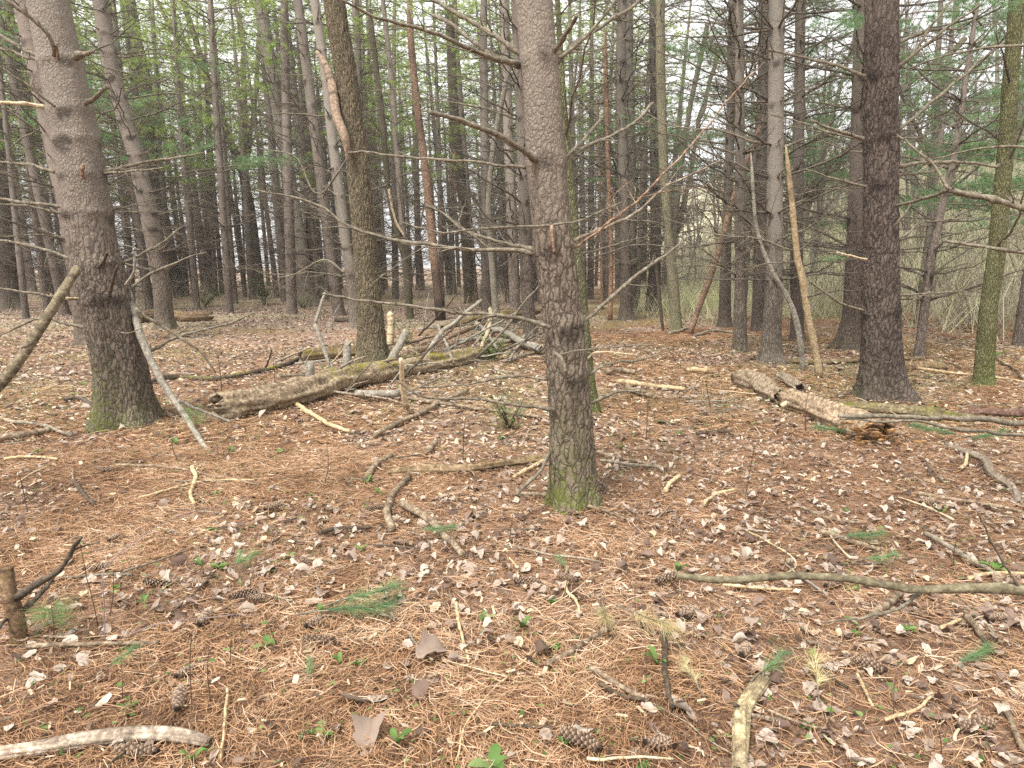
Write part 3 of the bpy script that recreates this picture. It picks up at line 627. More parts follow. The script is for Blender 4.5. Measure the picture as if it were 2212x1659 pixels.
pine('broad smooth grey pine with dark rings and a flared dark foot', [(1665, 780, 44), (1668, 700, 38), (1673, 553, 34), (1676, 233, 33), (1678, 0, 32)], 17, GR, 56, .03, 1.2, .52, 3, 1.0, .2, (0.92, 0.94, 0.92), seed=29., smooth=(.9, 2.2), flare=.4)
pine('dark pine between the pale snag and the biggest right-hand pine', [(1722, 735, 28), (1721, 600, 26), (1721, 500, 24), (1727, 233, 22), (1729, 0, 21)], 16, GR, 36, .04, 1.2, .5, 3, 1.0, .1, (0.68, 0.66, 0.64), seed=30.)
pine('flared pine peeping out behind the biggest right-hand pine', [(1836, 755, 58), (1846, 680, 50), (1852, 553, 46), (1860, 300, 42), (1868, 0, 38)], 18, GR, 48, .03, 1.6, .5, 3, 1.4, .2, (0.71, 0.66, 0.64), seed=34., flare=.5, bark='pine_old')
pine('biggest dark pine at the right, broad flared foot on orange needles', [(1905, 855, 84), (1904, 760, 78), (1903, 650, 74), (1903, 553, 70), (1903, 300, 68), (1905, 0, 67)], 19, GR, 110, .018, 9, .5, 0, 1.0, .35, (0.65, 0.61, 0.60), seed=35., smooth=(3, 6), flare=.5, vis=5, disp=.014, bark='pine_old', wpx=(165, 300, 402, 672),
     boughs=[(1900, 28, .8, 1.2), (1880, 20, .7, -1.9), (1925, 35, .7, .4), (1850, 560, .3, 2.0)], pxbr=[
    ([(1868, 165), (1790, 135), (1659, 108)], 8, 5, -.1, .2), ([(1866, 300), (1800, 280), (1752, 260)], 9, 5, -.1, -.2), ([(1866, 303), (1800, 285), (1665, 247)], 6, 3, -.1, .4),
    ([(1870, 403), (1800, 386), (1740, 366)], 6, 3, -.25, -.4), ([(1936, 285), (2000, 235), (2100, 145), (2170, 90)], 8, 4, 0, .5), ([(1935, 155), (1990, 85), (2060, -5)], 8, 5, 0, .3), ([(1936, 150), (2020, 80), (2120, 10)], 8, 4, 0, -.4),
    ([(1936, 92), (2000, 72), (2090, 60)], 8, 4, 0, .5), ([(1936, 360), (2000, 352), (2080, 350), (2160, 360)], 9, 5, 0, .4), ([(1936, 378), (2000, 372), (2060, 350)], 7, 3, 0, .6),
    ([(1936, 445), (2000, 430), (2045, 412)], 7, 4, 0, .2), ([(1936, 300), (2000, 290), (2070, 265)], 5, 3, 0, .6), ([(1930, 490), (1970, 440), (1993, 390)], 6, 3, -.2, -.4), ([(1936, 520), (2000, 480), (2100, 470)], 6, 3, 0, .5),
    ([(1872, 560), (1840, 553), (1808, 545)], 5, 3, -.25, -.5, 'pale', 1), ([(1866, 672), (1820, 655), (1770, 625), (1750, 608)], 6, 4, -.2, -.5), ([(1934, 678), (1970, 650), (2010, 630)], 6, 3, 0, -.2), ([(1930, 640), (1990, 633), (2090, 630)], 5, 3, 0, .3)])
pine('thin ringed young pine leaning right, beyond the biggest pine', [(1984, 776, 20), (1998, 660, 18), (2012, 553, 18), (2038, 430, 15), (2059, 350, 14), (2085, 180, 11), (2108, 30, 9)], 7, GR, 32, .04, .8, .4, 3, .7, 0, (0.87, 0.85, 0.83), seed=36., bl=.8, crown=False,
     boughs=[(2062, 250, .9, .2), (2068, 250, .9, 2.9), (2055, 310, .9, .5), (2085, 160, .8, .0), (2045, 390, .9, 3.0), (2090, 140, .8, 2.6)])
broadleaf('mossy green broadleaf trunk near the right edge', [(2124, 830, 38), (2130, 740, 36), (2137, 653, 34), (2152, 553, 33), (2172, 333, 31), (2184, 170, 30), (2196, 0, 29)], 10, 'mossbark', 64, .025, .5, (1.10, 1.24, 0.86), 37., nbr=8, lo=1.4, disp=.008, flare=.22)
broadleaf('leaning limb-like mossy tree crossing behind the biggest pine', [(1702, 640, 20), (1715, 540, 20), (1728, 455, 19), (1790, 375, 18), (1850, 300, 17), (1937, 197, 15), (2100, 80, 12)], .1, 'mossbark', seed=38., nbr=6, tint=(1.04, 1.06, 0.92))
# a pine standing just out of frame at the right; its dead limbs reach in
pine('pine trunk outside the right edge whose bare limbs reach in', [(2420, 1180, 90), (2425, 500, 84), (2430, 0, 80)], 14, GR, 64, .04, 9, .5, 0, 9, .3, (1.04, 1.02, 0.99), seed=40., crown=False, pxbr=[
    ([(2400, 500), (2290, 475), (2212, 452), (2130, 430), (2050, 410)], 18, 12, 0, .2, 'branch', 3), ([(2050, 410), (2010, 354), (1936, 290)], 8, 4, .2, .4, 'branch', 3), ([(2050, 410), (1995, 428), (1936, 444)], 9, 5, .2, .6, 'branch', 4),
    ([(2400, 930), (2212, 906), (2080, 903), (1950, 904), (1812, 898)], 15, 9, 0, -.4, 'branch', 0), ([(2400, 965), (2212, 942), (2080, 925), (1960, 914), (1815, 905)], 11, 5, 0, .2, 'branch', 2),
    ([(2400, 100), (2212, 95), (2080, 112), (1960, 150)], 9, 3, 0, .5, 'branch', 8), ([(2400, 330), (2212, 318), (2110, 322), (2000, 352)], 8, 3, 0, .5, 'branch', 8),
    ([(2400, 560), (2212, 545), (2120, 530), (2040, 520)], 12, 6, 0, .3, 'branch', 4), ([(2400, 600), (2280, 540), (2212, 515)], 8, 6, 0, .3, 'branch', 3)])
# young pines with feathery boughs at the right
def young_pine(label, x, y, H, r, nb, seed, group='young pines with soft green boughs', sc=1.3, z0=1.2):
    b = np.array([x, y, float(zg(x, y))]); root = empty('young_pine', b, label, 'pine tree', group)
    P = np.array([b, b + [.1, 0, H * .5], b + [.15, .05, H]]); mb = trunk_mb(P, np.array([r, r * .65, .015]), 20, .08, b[2] + H, seed, 'pine', [b[2] + .6 * q for q in range(1, 14)], 0, .3, .6, 2, .2, .003)
    o = mb.build('trunk', M['pine'], root); o.color = (.8, .78, .78, 1)
    for q in range(nb):
        z = b[2] + z0 + (H - z0 - .3) * q / nb; ii = int(rng.integers(3)); az = q * 2.4 + rng.normal(0, .3)
        o = put(root, BWM[ii], axis_at(P, z), b, az, rng.normal(.08, .12), sc * (1.1 - .55 * q / nb) * rng.uniform(.8, 1.15), 'bough'); part('needles', BFM[ii], o)
for q, (lab, x, y, H) in enumerate([('feathery young pine right of the thin leaning pine', 9.3, 12.5, 9), ('young pine with drooping green boughs at the right edge', 11.6, 14.0, 10), ('feathery young pine behind the biggest pine, on the slope', 10.4, 17.5, 10),
        ('young pine with green boughs above the glade, beyond the twin stems', 6.4, 19.0, 11), ('feathery pine behind the two touching pines', 8.6, 24.0, 12), ('green pine high on the right slope', 15.5, 21.0, 10), ('feathery young pine over the left edge behind the broad pine', -13.5, 19, 11)]):
    young_pine(lab, x, y, H, .09, 26 if q in (0, 1) else 32, 50. + q, z0=[2.2, 1.6, 2.0, 3.6, 4.0, 1.5, 4.5][q], sc=1.5 if q < 3 else 1.6)

# ------------------------------------------------------------------ stand of pines behind (copies share their meshes)
def far_proto(seed, H, r, lo_live):
    P = np.array([[0, 0, 0], [.15 * math.sin(seed), 0, H * .5], [.25 * math.sin(seed * 1.7), .1, H]]); wz = list(np.arange(.8, H * .9, .55))
    t = trunk_mb(P, np.array([r, r * .72, .02]), 16, .07, 10, seed, 'pine', wz, 0, .3, 1.2, 5, .3, .006)
    for z in wz:
        if z > 11: break
        a0 = rng.uniform(0, 6.28)
        for q in range(int(rng.integers(3, 6))):
            az = a0 + q * 1.9 + rng.normal(0, .3); p = axis_at(P, z); s = rng.uniform(.55, 1.0) * (1.0 if z < 8 else .7)
            t.merge(DB[int(rng.integers(14))], Matrix.Translation(Vector(p)) @ basis(az, rng.normal(.12, .18), rng.uniform(-.4, .4), s))
    w, f = crown_mb(P, P[0], lo_live, H, 34, 3.0, 22, .17, .013, 14)
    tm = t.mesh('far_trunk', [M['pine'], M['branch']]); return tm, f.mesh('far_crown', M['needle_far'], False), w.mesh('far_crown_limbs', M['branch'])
FP = [far_proto(1.1 + q * 1.37, [15, 17, 14, 18, 16, 13][q], [.15, .18, .13, .19, .16, .11][q], [6.0, 7.5, 5.2, 8, 6.5, 4.6][q]) for q in range(6)]
spots = []
def ok(x, y, dmin):
    return all((x - a) ** 2 + (y - b) ** 2 > dmin * dmin for a, b in spots)
tries = 0
while len(spots) < 175 and tries < 9000:
    tries += 1; y = R.uniform(19, 50); x = R.uniform(-.80 * y - 1, .19 * y + 1)
    px = CX + FPX * x / y
    if y < 26 and px > 250 and R.random() < .75: continue
    if px > 1250 and (y < 24 or R.random() < .5): continue
    if ok(x, y, 1.55): spots.append((x, y))
for q, (x, y) in enumerate(spots):
    p = FP[q % 6]; root = empty('pine_tree', (x, y, float(zg(x, y)) - .05), 'slim pine with bare lower limbs in the crowded stand far behind', 'pine tree', 'pines of the crowded stand far behind')
    s = R.uniform(.7, 1.1); ln = Matrix.Rotation(R.gauss(-.035 if x < 3 else 0, .03), 4, 'Y') @ Matrix.Rotation(R.gauss(0, .025), 4, 'X'); root.rotation_euler = (ln @ Matrix.Rotation(R.uniform(0, 6.28), 4, 'Z')).to_euler(); root.scale = (s, s, s * R.uniform(.95, 1.15))
    t = part('trunk', p[0], root); g = R.uniform(.75, 1.2); t.color = (g, g * .98, g * .97, 1)
    c = part('crown', p[1], root); part('crown_limbs', p[2], c)
# bare trees and saplings on the slope at the right
def bare_proto(seed, H, r):
    mb = MB(); m = 14; s = np.linspace(0, 1, m); P = kink(np.stack([.06 * H * s * math.sin(seed), .04 * H * s, H * s], 1), .05); Rr = r * (1 - .85 * s) + .006
    add_tube(mb, P, Rr, 8)
    for q in range(15):
        i = int(rng.integers(3, m - 1)); az = rng.uniform(0, 6.28); L = H * rng.uniform(.14, .34); d = np.array([math.cos(az) * .6, math.sin(az) * .6, rng.uniform(.5, 1.1)]); d /= np.linalg.norm(d)
        Q = kink(P[i] + d * L * np.linspace(0, 1, 7)[:, None], .1); rr = np.linspace(Rr[i] * .5, .004, 7); add_tube(mb, Q, rr, 5, cap=False); twigs(mb, Q, rr, 6, L * .25, L * .6, 3, .5, 2, .5, .004)
    return mb.mesh('bare_tree', M['greybark'])
BP = [bare_proto(1 + q, [9, 11, 7, 12, 5][q], [.09, .12, .06, .14, .04][q]) for q in range(5)]
def lot(n, fx, label, name, group, protos, cat, smin=.8, smax=1.15):
    out = 0; t = 0
    while out < n and t < 5000:
        t += 1; x, y = fx()
        if not ok(x, y, .8): continue
        spots.append((x, y)); o = bpy.data.objects.new(name, protos[out % len(protos)]); COL.objects.link(o); o.location = (x, y, float(zg(x, y)) - .04)
        o.rotation_euler = (R.gauss(0, .09), R.gauss(0, .09), R.uniform(0, 6.28)); s = R.uniform(smin, smax); o.scale = (s, s, s); g = R.uniform(.7, 1.25); o.color = (g, g, g, 1)
        tag(o, label, cat, group); out += 1
lot(150, lambda: (R.uniform(9, 40), R.uniform(19, 60)), 'bare grey tree on the brushy slope at the right', 'bare_tree', 'bare trees on the brushy slope', BP, 'bare tree')
lot(26, lambda: (lambda y: (R.uniform(-.5, .3) * y, y))(R.uniform(24, 56)), 'thin bare broadleaf tree among the far pines', 'bare_tree', 'bare trees among the far pines', BP[:3], 'bare tree')

# brush on the slope and beyond, countless stems: one object
def brush(name, n, fxy, hmin, hmax, w, label, mat, spread=.35, rlo=0., rhi=1.):
    x, y = fxy(n); z = zg(x, y); h = rng.uniform(hmin, hmax, n); d = rng.normal(0, spread, (n, 2)); b = np.stack([x, y, z - .03], 1)
    c = rng.normal(0, .12, (n, 2)); V = []
    ang = rng.uniform(0, 3.14, n); sd = np.stack([np.cos(ang), np.sin(ang), 0 * ang], 1)
    for t in (0, .35, .7, 1.0):
        p = b + np.concatenate([d * t ** 1.4 * h[:, None] + c * math.sin(t * 6) * h[:, None] * .5, (h * t)[:, None]], 1); ww = w * h[:, None] * (1 - .8 * t)
        V += [p - sd * ww, p + sd * ww]
    V = np.stack(V, 1).reshape(-1, 3); o = np.arange(n)[:, None] * 8
    Q = np.concatenate([o + np.array([0, 1, 3, 2]), o + np.array([2, 3, 5, 4]), o + np.array([4, 5, 7, 6])]); mb = MB(); mb.add(V, Q, None, rnd=np.repeat(rng.uniform(rlo, rhi, n), 8))
    return tag(mb.build(name, M[mat], None, False), label, kind='stuff')
def fslope(n):
    y = rng.uniform(13.5, 62, n); x = 10 + rng.random(n) ** 1.1 * 30 - .6; return x, y
brush('brush', 52000, fslope, .5, 2.6, .0042, 'tangle of pale dry brush on the slope', 'brush', .45)
def fglade(n):
    y = rng.uniform(19, 50, n); x = y * rng.uniform(.17, .62, n); return x, y
brush('undergrowth', 16000, fglade, .15, .9, .008, 'low green and straw undergrowth in the glade', 'brush', .5, .45, 1.)
def fleft(n):
    y = rng.uniform(20, 50, n); x = y * rng.uniform(-.75, .12, n); return x, y
brush('deadwood_tangle', 7000, fleft, .2, 1.3, .004, 'thin dead stems standing among the far trunks', 'brush', .6, 0, .6)
# ------------------------------------------------------------------ fallen logs
def log(label, pts, mat='log', moss=0., stubs=(), lift=.75, k=36, disp=.018, jag=(.0, .0), name='fallen_log', cat='log', group='fallen logs', dark=0., tint=(1, 1, 1), sink=0., hollow=True, mossr=(0, 1)):
    W = [G(x, y) for x, y, w in pts]; rr = np.array([rad(p, w) for p, (x, y, w) in zip(W, pts)])
    W = np.array(W); b = W.mean(0); b[2] = float(zg(b[0], b[1])); root = empty(name, b, label, cat, group)
    L = np.linalg.norm(np.diff(W, axis=0), axis=1).sum(); m = int(np.clip(L / .035, 14, 110)); A = resample(W, m); r = np.interp(np.linspace(0, 1, m), np.linspace(0, 1, len(rr)), rr)
    A[:, 2] = zg(A[:, 0], A[:, 1]) + r * (lift - sink) + .012; A = kink(A, .02)
    ker = np.ones(7) / 7; A[:, 2] = np.convolve(np.pad(A[:, 2], 3, mode='edge'), ker, 'valid')
    V, Q, t, u, v = tube_arr(A, r, k); nr = V - A[:, None]; nr /= np.linalg.norm(nr, axis=2)[..., None]
    q = V.reshape(-1, 3); d = (vnoise(q * np.array([6, 6, 6.]) + 2) - .5) * .5; al = np.repeat(np.linspace(0, L, m), k); an = np.tile(np.arange(k) / k * 6.283, m)
    st = vnoise(np.stack([np.cos(an) * 3.2 + 9, np.sin(an) * 3.2 + 9, al * 2.5 + 3], 1)) - .5; st2 = vnoise(np.stack([np.cos(an) * 8 + 19, np.sin(an) * 8 + 9, al * 4 + 3], 1)) - .5
    V = V + nr * (r[:, None] * (d.reshape(m, k) * .75 + st.reshape(m, k) * .6) + disp * (st2.reshape(m, k)) * 1.6)[..., None]
    for e, (idx, sg) in enumerate(((0, -1), (m - 1, 1))):
        if jag[e]:
            jj = jag[e] * (vnoise(np.stack([np.cos(np.arange(k) / k * 6.283) * 2.6 + 31, np.sin(np.arange(k) / k * 6.283) * 2.6 + 5, np.full(k, 3. + e)], 1)) - .15); V[idx] += sg * t[idx] * jj[:, None]
    up = nr[..., 2]; mo = moss * sstep(-.1, .7, up) * sstep(.35, .6, vnoise(V.reshape(-1, 3) * 2.6 + 7).reshape(m, k) + .25 * (moss > .9)) * (sstep(mossr[0] - .08, mossr[0] + .08, np.linspace(0, 1, m)) * sstep(mossr[1] + .05, mossr[1] - .05, np.linspace(0, 1, m)))[:, None] if mossr != (0, 1) else moss * sstep(-.1, .7, up) * sstep(.4, .65, vnoise(V.reshape(-1, 3) * 2.6 + 7).reshape(m, k))
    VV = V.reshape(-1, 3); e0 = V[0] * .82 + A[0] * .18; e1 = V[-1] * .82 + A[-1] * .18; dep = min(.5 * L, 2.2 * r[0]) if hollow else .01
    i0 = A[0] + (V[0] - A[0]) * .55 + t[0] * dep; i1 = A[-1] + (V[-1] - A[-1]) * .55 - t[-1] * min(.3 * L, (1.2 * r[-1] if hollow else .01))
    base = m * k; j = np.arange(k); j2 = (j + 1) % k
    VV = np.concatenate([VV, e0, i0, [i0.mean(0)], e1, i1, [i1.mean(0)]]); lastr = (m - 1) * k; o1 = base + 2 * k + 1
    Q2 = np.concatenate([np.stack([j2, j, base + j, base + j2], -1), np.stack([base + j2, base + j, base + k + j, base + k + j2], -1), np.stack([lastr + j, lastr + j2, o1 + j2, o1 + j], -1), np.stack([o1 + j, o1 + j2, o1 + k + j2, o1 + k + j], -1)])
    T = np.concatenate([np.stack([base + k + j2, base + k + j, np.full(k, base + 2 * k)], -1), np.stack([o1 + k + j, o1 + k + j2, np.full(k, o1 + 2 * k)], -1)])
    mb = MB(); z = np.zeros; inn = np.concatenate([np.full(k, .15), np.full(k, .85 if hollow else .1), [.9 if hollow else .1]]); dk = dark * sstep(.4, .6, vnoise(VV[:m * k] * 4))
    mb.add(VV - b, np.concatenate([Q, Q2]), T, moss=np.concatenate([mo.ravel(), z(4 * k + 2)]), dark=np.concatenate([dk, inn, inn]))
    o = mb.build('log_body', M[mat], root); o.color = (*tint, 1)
    for (x0, y0, x1, y1, w0, w1, mt, ny) in stubs:
        p = G(x0, y0 + 14); d = at(x1, y1, p[1] + ny); s0 = at(x0, y0, p[1]); pts_ = kink(resample(np.array([s0, (s0 + d) * .5, d]), 9), .06); s = np.linspace(0, 1, 9)
        mbb = MB(); rr_ = rad(s0, w0) * (1 - s) + rad(s0, w1) * s; add_tube(mbb, pts_ - b, rr_ * (1 + .15 * (rng.random(9) - .5)), 9); mbb.build('branch_stub', M[mt], root)
    return root
log('long mossy rotten log with a hollow broken end, running back to the brush pile', [(490, 905, 58), (560, 893, 58), (660, 868, 56), (770, 838, 50), (880, 812, 42), (970, 796, 36), (1055, 776, 28)], 'log', 1.0, [
    (670, 838, 671, 782, 22, 17, 'grey', 0), (748, 805, 752, 735, 20, 15, 'grey', .1), (835, 800, 878, 715, 20, 16, 'grey', .2), (722, 815, 680, 700, 11, 9, 'grey', .2), (680, 700, 702, 632, 8, 6, 'grey', .2), (878, 880, 866, 775, 14, 9, 'pale', -.3),
    (770, 850, 860, 850, 18, 16, 'grey', -.25), (860, 855, 955, 815, 5, 3, 'branch', -.1), (905, 790, 955, 715, 15, 11, 'grey', .2), (955, 715, 1040, 648, 10, 8, 'grey', .5), (980, 785, 945, 700, 7, 5, 'grey', .3), (1000, 770, 1020, 805, 18, 14, 'log', -.3), (700, 800, 760, 735, 5, 3, 'pale', -.2)],
    jag=(.3, .08), disp=.03, mossr=(.3, 1.01), tint=(1.0, .95, .85))
log('short mossy rotten log behind the long mossy log, at the furrowed trunk', [(656, 785, 26), (700, 780, 30), (770, 772, 27)], 'log', .9, jag=(.12, .1), tint=(.7, .62, .5))
log('thin bent mossy stick lying behind the long mossy log', [(398, 820, 9), (460, 824, 9), (540, 812, 10), (610, 796, 10), (670, 772, 9), (752, 757, 8)], 'dark', 1.2, disp=.004, k=14, hollow=False)
log('dark rotten log lying at the foot of the log pine', [(300, 698, 20), (350, 692, 24), (400, 694, 24), (450, 693, 20)], 'log', .8, jag=(.1, .25), tint=(.62, .52, .42))
log('small dark log across the floor near the black-footed pine', [(724, 694, 9), (775, 697, 9)], 'dark', 0, k=14)
log('dark bark slab right of the thick left pine', [(318, 832, 10), (352, 826, 14), (385, 820, 9)], 'dark', .2, k=14)
log('dark crooked stick beside the foot of the thick left pine', [(140, 871, 9), (170, 866, 10), (198, 880, 9), (216, 892, 8)], 'dark', 0, k=12, disp=.004, hollow=False)
CRUMB = log('crumbling log with an orange rotten end, right of the orange needle patch', [(1700, 880, 40), (1750, 897, 44), (1800, 920, 50), (1850, 941, 58), (1893, 956, 62)], 'log', .15, jag=(.12, .22), disp=.03, tint=(1.15, 1.05, .95))
def shards(root, p, n, size, mat, spread, tint=(1, 1, 1), name='rotten_core', d0=(1, 0, 0)):
    mb = MB(); b = np.array(root.location); d0 = np.array(d0, float)
    for q in range(n):
        c = p + rng.normal(0, 1, 3) * np.array(spread); d = d0 + rng.normal(0, .55, 3) * [1, 1, .6]; d /= np.linalg.norm(d); l = size * rng.uniform(.5, 1.6); w = size * rng.uniform(.12, .3); s = np.linspace(0, 1, 4)
        add_tube(mb, kink(c - b + d * l * (s - .4)[:, None], .1), w * np.array([.8, 1, .7, .08]) * (1 + .3 * rng.normal(0, .4, 4)), 5, True, dark=.6 * (rng.random() < .15))
    o = mb.build(name, M[mat], root, False); o.color = (*tint, 1); o['kind'] = 'stuff'
shards(CRUMB, G(1885, 958) + [0, 0, .10], 120, .07, 'rot', (.11, .09, .055), d0=(.9, -.25, .1), tint=(.62, .58, .55))
log('upper snapped length of the crumbling log, pale split face', [(1598, 834, 38), (1640, 848, 40), (1685, 872, 34)], 'log', .1, [(1688, 878, 1700, 868, 12, 8, 'pale', 0)], jag=(.16, .12), disp=.02, tint=(1.0, .95, .9))
log('short broken log chunk with a crumbly end, in front of the pale snag', [(1682, 822, 20), (1705, 834, 22), (1727, 848, 22)], 'log', 0, jag=(.03, .12), disp=.012)
log('green-grey pole lying behind the crumbling log', [(1788, 888, 17), (1860, 892, 22), (1940, 900, 25), (2030, 908, 24), (2110, 914, 16)], 'log', .75, jag=(.1, .2), tint=(.62, .62, .48), disp=.008)
log('long thin grey log behind the biggest right-hand pine', [(1650, 782, 9), (1750, 788, 10), (1870, 783, 10), (1992, 780, 9)], 'log', .3, tint=(.7, .65, .5), k=14, disp=.006)
log('short mossy log right of the biggest pine', [(1940, 796, 15), (1985, 800, 17), (2040, 800, 14)], 'log', .4, jag=(.12, .05), tint=(.85, .75, .6), k=20)
log('dark reddish branch pile log at the right edge', [(2060, 902, 12), (2130, 900, 16), (2230, 905, 22)], 'red', 0, jag=(.1, 0), tint=(.6, .55, .6), k=18)
log('knobbly grey bent branch running to the right edge', [(2040, 968, 9), (2085, 985, 14), (2130, 1005, 17), (2145, 1035, 18), (2185, 1060, 14), (2200, 1095, 12)], 'grey', .1, k=18, disp=.012, tint=(.85, .75, .7))
log('grey mossy pole in the brush pile, left and uppermost', [(955, 728, 12), (1030, 712, 14), (1100, 700, 14), (1165, 692, 13)], 'log', .7, k=16, tint=(.7, .65, .45), lift=3.0)
log('curved grey limb sweeping through the brush pile', [(1045, 726, 11), (1085, 730, 13), (1120, 752, 14), (1170, 772, 15)], 'grey', .1, k=16, lift=2.2)
log('orange-brown broken pole propped high in the brush pile', [(905, 775, 9), (1000, 735, 10), (1090, 690, 10), (1150, 660, 10)], 'red', 0, k=12, lift=3.5, disp=.004, hollow=False)
for q, (a, b_, w, mt, lf, lab) in enumerate([((985, 745), (1110, 745), 8, 'grey', 2, 'thin grey stick lying flat across the brush pile'), ((1040, 765), (1170, 730), 9, 'log', 2, 'weathered stick crossing the right of the brush pile'), ((1010, 700), (1075, 770), 8, 'grey', 4, 'grey stick leaning across the brush pile middle'), ((1060, 690), (1040, 770), 9, 'pale', 5, 'pale upright stick jammed in the brush pile'),
    ((1085, 790), (1180, 760), 9, 'log', 1.2, 'brown stick lying low in front of the brush pile'), ((1150, 700), (1100, 790), 7, 'grey', 4, 'grey stick at the right of the brush pile, tipped toward the camera'), ((960, 770), (1060, 725), 7, 'grey', 3, 'thin grey stick poking from the left of the brush pile')]):
    log(lab, [(a[0], a[1], w), ((a[0] + b_[0]) / 2 + 6, (a[1] + b_[1]) / 2 - 3, w), (b_[0], b_[1], w * .8)], mt, .2, k=10, lift=lf, disp=.003, name='stick', cat='stick', group='sticks of the brush pile', hollow=False)
log('rotten flattened log left of the nearest pine foot', [(848, 1030, 15), (930, 1026, 20), (1010, 1022, 17), (1090, 1010, 15), (1185, 998, 15)], 'log', .35, jag=(.05, 0), k=20, tint=(.8, .7, .55))
log('pale grey bent log in the foreground at the lower left edge', [(-30, 1652, 28), (80, 1637, 28), (170, 1620, 29), (260, 1608, 30), (330, 1606, 31), (400, 1610, 30), (458, 1618, 20)], 'log', 0, k=40, disp=.006, hollow=False, tint=(1.5, 1.5, 1.55), lift=.85, dark=.35)
log('yellowish peeled log standing into the lower right of the frame', [(1600, 1690, 34), (1602, 1620, 32), (1604, 1560, 30), (1624, 1520, 29), (1648, 1482, 27)], 'log', .25, [(1612, 1542, 1585, 1520, 14, 9, 'dark', 0), (1618, 1545, 1700, 1560, 12, 9, 'log', 0)], k=36, disp=.010, hollow=False, tint=(1.45, 1.45, 1.2), dark=.4)

for q in range(64):                                    # smaller dead wood heaped in the brush pile and along the log
    x = R.uniform(880, 1185) if q < 46 else R.uniform(560, 900); y = R.uniform(695, 800) if q < 46 else R.uniform(770, 870); p = G(x, y); a = R.gauss(.2, .8); L = R.uniform(.4, 1.5); m = 9; el = R.gauss(.05, .22) if q % 3 else R.uniform(.2, 1.0)
    A = kink(p + np.linspace(0, 1, m)[:, None] * L * np.array([math.cos(a) * math.cos(el), math.sin(a) * math.cos(el), abs(math.sin(el))]), .10); r = R.uniform(.006, .026); A[:, 2] = np.maximum(A[:, 2], zg(A[:, 0], A[:, 1])) + r + R.uniform(0, .16); mb = MB(); add_tube(mb, A - p, r * np.linspace(1, .5, m) * (1 + .2 * (rng.random(m) - .5)), 7)
    if q % 2: twigs(mb, A - p, np.full(m, r), 3, .15 * L, .4 * L, 4, .4, 1, .45, .003)
    o = mb.build('dead_branch', M[['grey', 'log', 'branch', 'dark', 'grey'][q % 5]]); o.location = p; tag(o, 'grey-brown dead branch heaped along the mossy log or in its brush pile', 'dead branch', 'dead branches heaped about the mossy log')
# ------------------------------------------------------------------ sticks lying about
def stick(label, pts, w, mat='log', w2=None, lift=.8, tint=(1, 1, 1), group='sticks lying on the needle litter', nt=0, kk=.05, name='stick'):
    W = np.array([G(x, y) for x, y in pts]); m = max(8, 6 * len(pts)); A = kink(resample(W, m), kk * 1.7); r0 = rad(W[0], w); r1 = rad(W[-1], w2 or w * .75)
    r = (r0 + (r1 - r0) * np.linspace(0, 1, m)) * (1 + .22 * (rng.random(m) - .5)); A[:, 2] = zg(A[:, 0], A[:, 1]) + r * lift + .022
    b = A[0].copy(); mb = MB(); add_tube(mb, A - b, r, 9, True, dark=.5 * (rng.random(m) < .12), moss=0.); 
    if nt: twigs(mb, A - b, r, nt, .08, .25, 4, .3, 1, .5, .0018)
    o = mb.build(name, M[mat]); o.location = b; o.color = (*tint, 1); return tag(o, label, 'stick', group)
